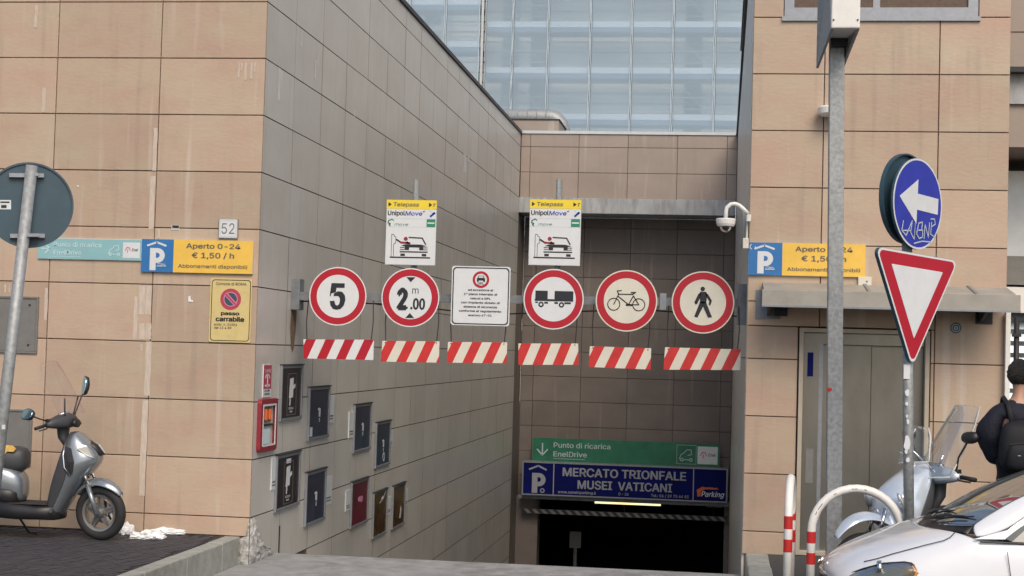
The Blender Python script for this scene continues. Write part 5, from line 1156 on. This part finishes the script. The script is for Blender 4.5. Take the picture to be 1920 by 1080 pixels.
# greenhouse
RW = [(0,1.475),(.30,1.465),(.50,1.44),(.565,1.41)]
def wsp(u,v):   # u 0..1 base->top, v -1..1 across
    b0, b1 = .655*v, .555*v
    x0 = .80+.215*(v*v); h0 = 1.012+.045*v*v; x1 = 1.62+.10*v*v; h1 = 1.455-.045*v*v
    bow = .045*math.sin(math.pi*u)
    return (x0+(x1-x0)*u-bow*.5, b0+(b1-b0)*u, h0+(h1-h0)*u+bow*.7)
mb = MB(); N1,N2 = 10,14; V_ = [wsp(i/N1,-1+2*j/N2) for i in range(N1+1) for j in range(N2+1)]
mb.add(V_,[(i*(N2+1)+j,i*(N2+1)+j+1,(i+1)*(N2+1)+j+1,(i+1)*(N2+1)+j) for i in range(N1) for j in range(N2)]); mb.build('windscreen','carglass',car,smooth=True)
for s in (-1,1):
    # A pillar and door frame shell
    ed = [wsp(i/8,s) for i in range(9)]
    outer = [(1.02,.735,.975),(1.12,.732,.995),(1.25,.725,1.04),(1.36,.70,1.12),(1.45,.68,1.19),(1.55,.655,1.26),(1.66,.63,1.325),(1.76,.605,1.38),(1.84,.58,1.42)]
    mb = MB(); mb.loft([[ (e_[0],e_[1],e_[2]) , ((e_[0]*.5+o_[0]*.5),(abs(e_[1])*.45+o_[1]*.55)*s+.012*s, (e_[2]+o_[2])/2+.012), (o_[0],o_[1]*s,o_[2])] for e_,o_ in zip(ed,outer)],cap=False,closed=False).build('pillar','car',car,smooth=True,fix=False,sub=1,solid=.01)
    # side panel behind the pillar: door frame, windows
    def side(x,h): 
        f = max(0,min(1,(h-.98)/.44)); return (x,s*(.737-.16*f),h)
    pl = [(1.02,.97),(1.25,1.04),(1.45,1.19),(1.66,1.325),(1.84,1.42),(2.4,1.445),(3.0,1.42),(3.35,1.38),(3.62,1.20),(3.75,1.03),(3.0,1.03),(2.0,1.0)]
    mb = MB(); mb.add([side(*q) for q in pl],[tuple(range(len(pl)))]); mb.build('door_frame','car',car,solid=.02)
    for q,nm in (([(1.235,.985),(1.28,.965),(1.50,.965),(1.505,1.17),(1.44,1.13),(1.33,1.06)],'quarter_window'),([(1.56,.965),(2.35,.985),(2.35,1.39),(1.95,1.385),(1.78,1.33),(1.56,1.20)],'side_window'),([(2.43,.985),(3.05,1.01),(3.12,1.30),(2.43,1.39)],'side_window')):
        mb = MB(); P3 = [side(*p_) for p_ in q]; mb.add([(x,y+s*.016,z) for x,y,z in P3],[tuple(range(len(q)))]); mb.build(nm,'windowglass',car,solid=.004)
    MB().tube([(x,y+s*.012,z) for x,y,z in [side(*q) for q in ((1.06,.955),(1.4,.955),(2.0,.965),(3.0,.995),(3.5,1.03))]],.007,6).build('window_seal','black',car)
    # mirror
    MB().loft([sec((1.60,s*.83,1.04),(0,1,0),(0,0,1),.05,.035,14,2.6),sec((1.66,s*.86,1.05),(0,1,0),(0,0,1),.105,.075,14,2.6),sec((1.72,s*.865,1.05),(0,1,0),(0,0,1),.11,.08,14,2.6)]).build('door_mirror','car',car,smooth=True) if s>0 or True else None
    MB().tube([(1.68,s*.72,.975),(1.68,s*.80,1.02)],.025,8).build('mirror_arm','black_plastic',car)
# roof
rows = []
for x,dh,sc_ in ((1.60,-.01,1.0),(1.75,.015,1.02),(2.2,.04,1.03),(2.8,.035,1.0),(3.2,.01,.96),(3.45,-.05,.92)):
    half = [(x+.10*(b/.565)**2*(1 if x<2 else 0),b*sc_,h+dh) for b,h in RW]; rows.append([(a,-b,c) for a,b,c in half[::-1]]+[(a,b,c) for a,b,c in half[1:]])
MB().loft(rows,cap=False,closed=False).build('roof','car',car,smooth=True,solid=.02,sub=1)
mb = MB(); mb.add([(3.45,-.5,1.39),(3.45,.5,1.39),(3.72,.56,1.0),(3.72,-.56,1.0)],[(0,1,2,3)]); mb.build('rear_window','windowglass',car,solid=.01)
mb = MB(); mb.add([(3.72,-.68,1.03),(3.72,.68,1.03),(3.80,.68,.80),(3.80,-.68,.80)],[(0,1,2,3)]); mb.build('tailgate','car',car,solid=.02)
# scuttle, wipers, dashboard, seats
secs = []
for v in [-1+2*j/16 for j in range(17)]:
    a = wsp(0,v); hx = .70+.40*(.66*v/.82)**2
    secs.append([(hx-.004,.66*v,.990+.028*v*v),(hx+.03,.66*v,.965+.03*v*v),(a[0]+.02,a[1],a[2]+.012)])
MB().loft(secs,cap=False,closed=False).build('scuttle','black_plastic',car,smooth=True,solid=.006)
for (v0,v1,u1) in ((.55,-.25,.16),(.02,-.78,.10)):
    p0_ = Vector(wsp(.0,v0))+Vector((-.03,0,.02)); p1_ = Vector(wsp(u1,v1))+Vector((-.01,0,.022)); pm = (p0_+p1_)/2+Vector((-.015,0,.012))
    wo = MB().tube([p0_,pm,p1_],[.012,.009,.006],6).build('wiper','black_plastic',car)
    q0 = Vector(wsp(.03,v0-.1))+Vector((-.01,0,.012)); q1 = Vector(wsp(u1+.02,v1-.12))+Vector((-.01,0,.012)); MB().tube([q0,(q0+q1)/2,q1],.006,6).build('wiper_blade','rubber',wo)
MB().loft([[(.98,-.62,1.0),(.98,.62,1.0)],[(1.25,-.64,1.02),(1.25,.64,1.02)],[(1.42,-.64,.97),(1.42,.64,.97)],[(1.5,-.64,.7),(1.5,.64,.7)]],cap=False,closed=False).build('dashboard','dark_plastic',car,solid=.02)
MB().loft([sec((1.22,.25,1.035),(1,0,0),(0,1,0),.0,.0,12,2),sec((1.22,.25,1.035),(1,0,0),(0,1,0),.12,.14,12,2),sec((1.24,.25,1.065),(1,0,0),(0,1,0),.09,.10,12,2)]).build('yellow_vest','yellow',car,smooth=True)
for s in (-1,1):
    MB().loft([sec((2.0,s*.33,.62),(1,0,0),(0,1,0),.08,.22,12,3),sec((2.05,s*.33,.95),(1,0,0),(0,1,0),.07,.23,12,3),sec((2.12,s*.33,1.12),(1,0,0),(0,1,0),.05,.17,12,3)]).build('seat','dark_plastic',car,smooth=True)
    MB().loft([sec((2.13,s*.33,1.14),(1,0,0),(0,1,0),.04,.11,12,3),sec((2.15,s*.33,1.30),(1,0,0),(0,1,0),.035,.10,12,3)]).build('headrest','dark_plastic',car,smooth=True)
MB().ring(0,0,.13,.155,-.012,.012,28).xf(Matrix.Translation((1.45,-.33,1.02)) @ Matrix.Rotation(R(90),4,'Z') @ Matrix.Rotation(R(25),4,'X')).build('steering_wheel','black_plastic',car)
MB().box(1.62,1.66,-.11,.11,1.30,1.37).build('rear_mirror','black_plastic',car,bevel=.01)
# headlamps: curved lens with dark bezel, chrome bowl and amber part
for s in (-1,1):
    up = [(.62,.772,.74),(.59,.768,.785),(.54,.752,.79),(.40,.715,.77),(.27,.655,.72),(.18,.58,.67),(.13,.50,.63)]
    lo = [(.62,.795,.725),(.59,.812,.69),(.52,.815,.64),(.38,.795,.60),(.26,.74,.57),(.17,.655,.55),(.12,.55,.54)]
    secs = []
    for a,b in zip(up,lo):
        A_, B_ = Vector((a[0],s*a[1],a[2])), Vector((b[0],s*b[1],b[2])); mid_ = (A_+B_)/2+Vector((-.02,s*.028,.012)); A2 = A_.lerp(mid_,.5)+Vector((-.006,s*.008,.006)); B2 = B_.lerp(mid_,.5)+Vector((-.006,s*.008,.0))
        secs.append([tuple(A_),tuple(A2),tuple(mid_),tuple(B2),tuple(B_)])
    hl = MB().loft(secs,cap=False,closed=False).build('headlight','carglass',car,smooth=True,sub=1)
    inn = [[tuple(Vector(p_)+Vector((.02,-s*.02,-.006))) for p_ in q_] for q_ in secs]
    MB().loft(inn[2:],cap=False,closed=False).build('reflector','lens',hl,smooth=True)
    MB().loft(inn[:3],cap=False,closed=False).build('indicator','amber',hl,smooth=True)
    MB().tube([secs[k][0] for k in range(7)],.006,6).build('headlight_seal','black',hl)
    MB().lathe([(0,-.0),(.05,-.01),(.055,.02)],(0,0,0),'x',18).xf(Matrix.Translation((.36,s*.72,.735))).build('lamp_bowl','chrome',hl,smooth=True)
# nose details, wheels
mb = MB(); mb.ring(0,0,.028,.045,-.006,.006,24).disc(0,0,.028,-.003,.003,24); mb.xf(Matrix.Translation((.0,0,.685)) @ Matrix.Rotation(R(-90),4,'Z') @ Matrix.Rotation(R(-35),4,'X')).build('badge','chrome',car)
MB().tube([(.11,-.40,.60),(.02,-.2,.61),(.0,0,.61),(.02,.2,.61),(.11,.40,.60)],.016,8).build('grille_bar','chrome',car,smooth=True)
MB().loft([[(.13,-.42,.56),(.0,0,.57),(.13,.42,.56)],[(.12,-.42,.40),(.0,0,.38),(.12,.42,.40)]],cap=False,closed=False).build('grille','black_plastic',car,solid=.02)
for x in (.78,3.2):
    for s in (-1,1):
        ar = MB().disc(x,.30,.345,-.004,.004,40).xf(Matrix.Translation((0,s*.822,0))).build('wheel_arch','black',car)
        wh = MB().lathe([(.0,-.09),(.29,-.09),(.305,-.06),(.305,.06),(.29,.09),(.0,.09)],(x,s*.775,.305),'y',40).build('wheel','rubber',car,smooth=False)
        mb = MB(); mb.disc(x,.305,.20,-.004,.004,36); mb.xf(Matrix.Translation((0,s*.872,0))).build('rim','rim',wh)
        mb = MB()
        for k in range(5):
            a = 2*math.pi*k/5; mb.disc(x+.12*math.cos(a),.305+.12*math.sin(a),.035,-.006,.006,12)
        mb.xf(Matrix.Translation((0,s*.874,0))).build('rim_hole','black',wh)
for s in (-1,1):
    MB().tube([(1.30,s*.822,.30),(1.28,s*.832,.60),(1.24,s*.80,.90)],.003,5).build('door_gap','black',car); MB().tube([(2.38,s*.827,.30),(2.40,s*.832,.60),(2.39,s*.79,.93)],.003,5).build('door_gap','black',car)
    MB().box(2.1,2.28,min(s*.822,s*.845),max(s*.822,s*.845),.78,.81).build('door_handle','car',car,bevel=.006)
    MB().box(3.83,3.87,min(s*.52,s*.66),max(s*.52,s*.66),.62,.92).build('tail_light','stripe_red',car,bevel=.01)

# ------------------------------------------------------------------ person with backpack
PY = -2.9
def pp(x,y,Y=PY): return at(x,y,1,Y)
fx = pp(1903,740).x; gy = pz(PY)+.1*(fx-5.33)/8.67
P = thing('person','man in a dark navy top with a black backpack, standing at the right edge','person',(fx,PY,gy))
def loc(v): return Vector(v)-Vector((fx,PY,gy))
def skin(name,joints,edges,mt,sub=2,root=0,parent=P):
    me = bpy.data.meshes.new(name); me.from_pydata([j[0] for j in joints],edges,[]); me.materials.append(M[mt])
    o = bpy.data.objects.new(name,me); COL.objects.link(o); o.parent = parent
    md = o.modifiers.new('s','SKIN'); md.use_smooth_shade = True; md.branch_smoothing = .6
    if not me.skin_vertices: 
        bm_ = bmesh.new(); bm_.from_mesh(me); lay = bm_.verts.layers.skin.verify(); bm_.to_mesh(me); bm_.free()
    for i,j in enumerate(joints): me.skin_vertices[0].data[i].radius = j[1] if isinstance(j[1],tuple) else (j[1],j[1])
    me.skin_vertices[0].data[root].use_root = True
    o.modifiers.new('u','SUBSURF').levels = sub; o.modifiers['u'].render_levels = sub
    return o
Hh = loc(pp(1907,672))[2]      # top of head above the pavement
k = Hh/1.80
# x to the right of the view, y away; the man faces away and right
sh = 1.47*k; hp = .95*k
J = {}
J['pelvis'] = ((.03,0,hp),(.185,.12)); J['waist']=((-.04,0,hp+.17*k),(.255,.12)); J['chest']=((-.05,.0,hp+.36*k),(.29,.14)); J['upper']=((.02,.0,sh-.05),(.15,.10)); J['neck']=((.035,.01,sh+.06),(.058,.058)); J['neck2']=((.045,.02,sh+.12),(.055,.055))
lsh = (-.135,.0,sh-.085); rsh = (.225,.02,sh-.045)
el = tuple(loc(pp(1829,805,PY-.02))+Vector((.045,0,0))); wr = tuple(loc(pp(1864,872,PY+.10))+Vector((.05,0,.02)))
joints = [(J['pelvis'][0],J['pelvis'][1]),(J['waist'][0],J['waist'][1]),(J['chest'][0],J['chest'][1]),(J['upper'][0],J['upper'][1]),(J['neck'][0],J['neck'][1]),(J['neck2'][0],J['neck2'][1]),
 (lsh,.098),((el[0]+.03,el[1],el[2]),.115),(wr,.10),(rsh,.090),((.30,.0,sh-.33),.070),((.26,.14,sh-.52),.042)]
edges = [(0,1),(1,2),(2,3),(3,4),(4,5),(3,6),(6,7),(7,8),(3,9),(9,10),(10,11)]
skin('jacket',joints[:4]+[(J['neck'][0],(.062,.062))]+joints[6:]+[((.03,0,hp-.10),(.18,.12))],[(0,1),(1,2),(2,3),(3,4),(3,5),(5,6),(6,7),(3,8),(8,9),(9,10),(0,11)],'navycloth')
# body: one continuous figure under the clothes
bj = [(J['pelvis'][0],(.135,.09)),(J['waist'][0],(.125,.08)),(J['chest'][0],(.16,.105)),(J['upper'][0],(.12,.08)),(J['neck'][0],(.054,.054)),((.045,.02,sh+.13),(.056,.056)),((.05,.03,sh+.20),(.078,.090)),((.05,.035,sh+.27),(.078,.092)),((.05,.03,sh+.315),(.055,.065)),
 (lsh,.055),(el,.04),(wr,.032),(tuple(Vector(wr)+Vector((.055,.04,-.055))),.036),(rsh,.055),((.30,.0,sh-.33),.04),((.26,.14,sh-.52),.032),((.22,.20,sh-.56),.036),
 ((-.06,0,hp-.08),.09),((-.08,.02,.52*k),.06),((-.09,.0,.10),.042),((-.09,-.0,.04),(.045,.04)),((-.07,.16,.035),(.042,.032)),((.12,0,hp-.08),.09),((.14,.08,.52*k),.06),((.16,.12,.10),.042),((.16,.12,.04),(.045,.04)),((.20,.28,.035),(.042,.032))]
be = [(0,1),(1,2),(2,3),(3,4),(4,5),(5,6),(6,7),(7,8),(3,9),(9,10),(10,11),(11,12),(3,13),(13,14),(14,15),(15,16),(0,17),(17,18),(18,19),(19,20),(20,21),(0,22),(22,23),(23,24),(24,25),(25,26)]
skin('body',bj,be,'skin')
_tx = bpy.data.textures.new('folds','CLOUDS'); _tx.noise_scale = .13
for _o in P.children:
    if _o.name.startswith(('jacket','trousers')): md = _o.modifiers.new('folds','DISPLACE'); md.texture = _tx; md.strength = .045; md.mid_level = .5; md.texture_coords = 'LOCAL'
skin('trousers',[((.03,0,hp+.05),(.175,.115)),((.03,0,hp-.02),(.175,.12)),((-.065,0,hp-.12),.098),((-.08,.02,.52*k),.075),((-.09,.0,.09),.062),((.125,0,hp-.12),.098),((.14,.08,.52*k),.075),((.16,.12,.09),.062)],[(0,1),(1,2),(2,3),(3,4),(1,5),(5,6),(6,7)],'jeans')
for c_,d_2 in (((-.09,-.03,.04),(-.07,.19,.03)),((.16,.09,.04),(.205,.30,.03))):
    MB().loft([sec(Vector(c_)+(Vector(d_2)-Vector(c_))*u,(1,0,0),(0,0,1),w_,h_,12,2.6) for u,w_,h_ in ((-.1,.02,.03),(0,.045,.045),(.5,.05,.04),(.9,.045,.03),(1.05,.02,.018))]).build('shoe','black_plastic',P,smooth=True)
# head details: turned to the right (+x, away)
hc = Vector((.05,.032,sh+.225))
mb = MB(); n1,n2 = 12,20; V_ = []
for i in range(n1+1):
    th = math.pi*i/n1
    for j in range(n2):
        ph = 2*math.pi*j/n2; d3 = Vector((math.sin(th)*math.cos(ph),math.sin(th)*math.sin(ph),math.cos(th)))
        face = max(0,d3.dot(Vector((.80,.55,-.25)).normalized())); rr_ = 1.0 - .10*max(0,face-.45)/.55*3
        low = 1 if d3.z > -.45 else max(.70, 1-.9*(-.45-d3.z))
        V_.append(hc+Vector((d3.x*.098*rr_*low,d3.y*.112*rr_*low,d3.z*.128*(1 if d3.z>0 else .85)))+Vector((-.012,-.010,.012)))
mb.add(V_,[(i*n2+j,i*n2+(j+1)%n2,(i+1)*n2+(j+1)%n2,(i+1)*n2+j) for i in range(n1) for j in range(n2)])
hr_ = mb.build('hair','hair',P,smooth=True,fix=True,sub=2); _t2 = bpy.data.textures.new('locks','CLOUDS'); _t2.noise_scale = .022; md = hr_.modifiers.new('locks','DISPLACE'); md.texture = _t2; md.strength = .022; md.mid_level = .5; md.texture_coords = 'LOCAL'
fd = Vector((.82,.57,0)); rtv = Vector((.57,-.82,0))
MB().loft([sec(hc+fd*.095+Vector((0,0,z)),rtv,(0,0,1),w_,.01,8,2) for z,w_ in ((-.0,.01),)]+[sec(hc+fd*.115+Vector((0,0,-.045)),rtv,fd,.017,.016,8,2)]).build('nose','skin',P,smooth=True)
for s in (-1,1):
    MB().loft([sec(hc+rtv*s*.080+Vector((0,0,-.02+q_)),fd,rtv,w_,.010,10,2) for q_,w_ in ((-.035,.008),(-.015,.016),(.01,.020),(.03,.012))]).build('ear','skin',P,smooth=True)
    MB().loft([sec(hc+fd*.092+rtv*s*.033+Vector((0,0,z)),rtv,fd,w_,.008,8,2) for z,w_ in ((-.008,.004),(.0,.014),(.008,.004))]).build('eye','signwhite',P,smooth=True)
MB().loft([sec(hc+fd*.094+Vector((0,0,z)),rtv,fd,w_,.008,8,2) for z,w_ in ((-.078,.01),(-.072,.024),(-.066,.01))]).build('mouth','pink',P,smooth=True)
# hand on the hip with fingers
wv = Vector(wr)
for kf,(dx_,L1) in enumerate(((-.02,.070),(-.007,.080),(.007,.075),(.02,.060))):
    b_ = wv+Vector((.055,.055+dx_,-.06)); MB().tube([b_,b_+Vector((.02,.012,-L1*.5)),b_+Vector((.025,.03,-L1))],[.009,.008,.006],8).build('finger','skin',P,smooth=True)
MB().tube([wv+Vector((.03,.02,-.03)),wv+Vector((.02,-.0,-.065)),wv+Vector((.03,-.005,-.09))],[.011,.010,.008],8).build('thumb','skin',P,smooth=True)
# backpack on the back (towards the camera), slung a little low
bp_ = thing('backpack','black fabric backpack worn on the back of the man at right','backpack',(fx,PY,gy))
bz0 = loc(pp(1880,885))[2]; bz1 = loc(pp(1880,785))[2]; bx = .02
secs = [(bz0-.0,.10,.05,-.17),(bz0+.05,.17,.09,-.19),(bz0+.22,.175,.10,-.20),(bz0+.38,.15,.085,-.19),(bz1-.03,.11,.06,-.165),(bz1+.0,.06,.03,-.15)]
MB().loft([sec((bx+.0,y_,z_),(1,0,0),(0,1,0),w_,d4,18,2.8) for z_,w_,d4,y_ in secs]).build('main_bag','pack',bp_,smooth=True,sub=1)
MB().loft([sec((bx,y_,z_),(1,0,0),(0,1,0),w_,d4,14,2.8) for z_,w_,d4,y_ in ((bz0+.03,.10,.03,-.27),(bz0+.06,.13,.045,-.28),(bz0+.20,.125,.045,-.285),(bz0+.25,.09,.02,-.28))]).build('front_pocket','pack',bp_,smooth=True,sub=1)
MB().tube([(bx-.10,-.295,bz0+.235),(bx,-.305,bz0+.25),(bx+.10,-.295,bz0+.235)],.004,6).build('zip','black',bp_)
MB().box(bx-.05,bx-.03,-.3345,-.333,bz0+.15,bz0+.155).build('badge','palegrey',bp_)
for s,xs_ in ((-1,-.10),(1,.15)):
    MB().tube([(bx+s*.07,-.17,bz1-.02),(xs_*.9+.02,-.11,sh+.0),(xs_+.01,.02,sh+.055),(xs_,.13,sh-.10),(xs_*1.2,.12,sh-.35),(xs_*1.5,-.05,bz0+.12)],.022,8,flat=.35).build('shoulder_strap','pack',bp_,smooth=True)
MB().tube([(bx-.15,-.15,bz0+.07),(bx-.16,-.14,bz0-.05),(bx-.14,-.13,bz0-.16)],.010,6,flat=.4).build('loose_strap','pack',bp_)
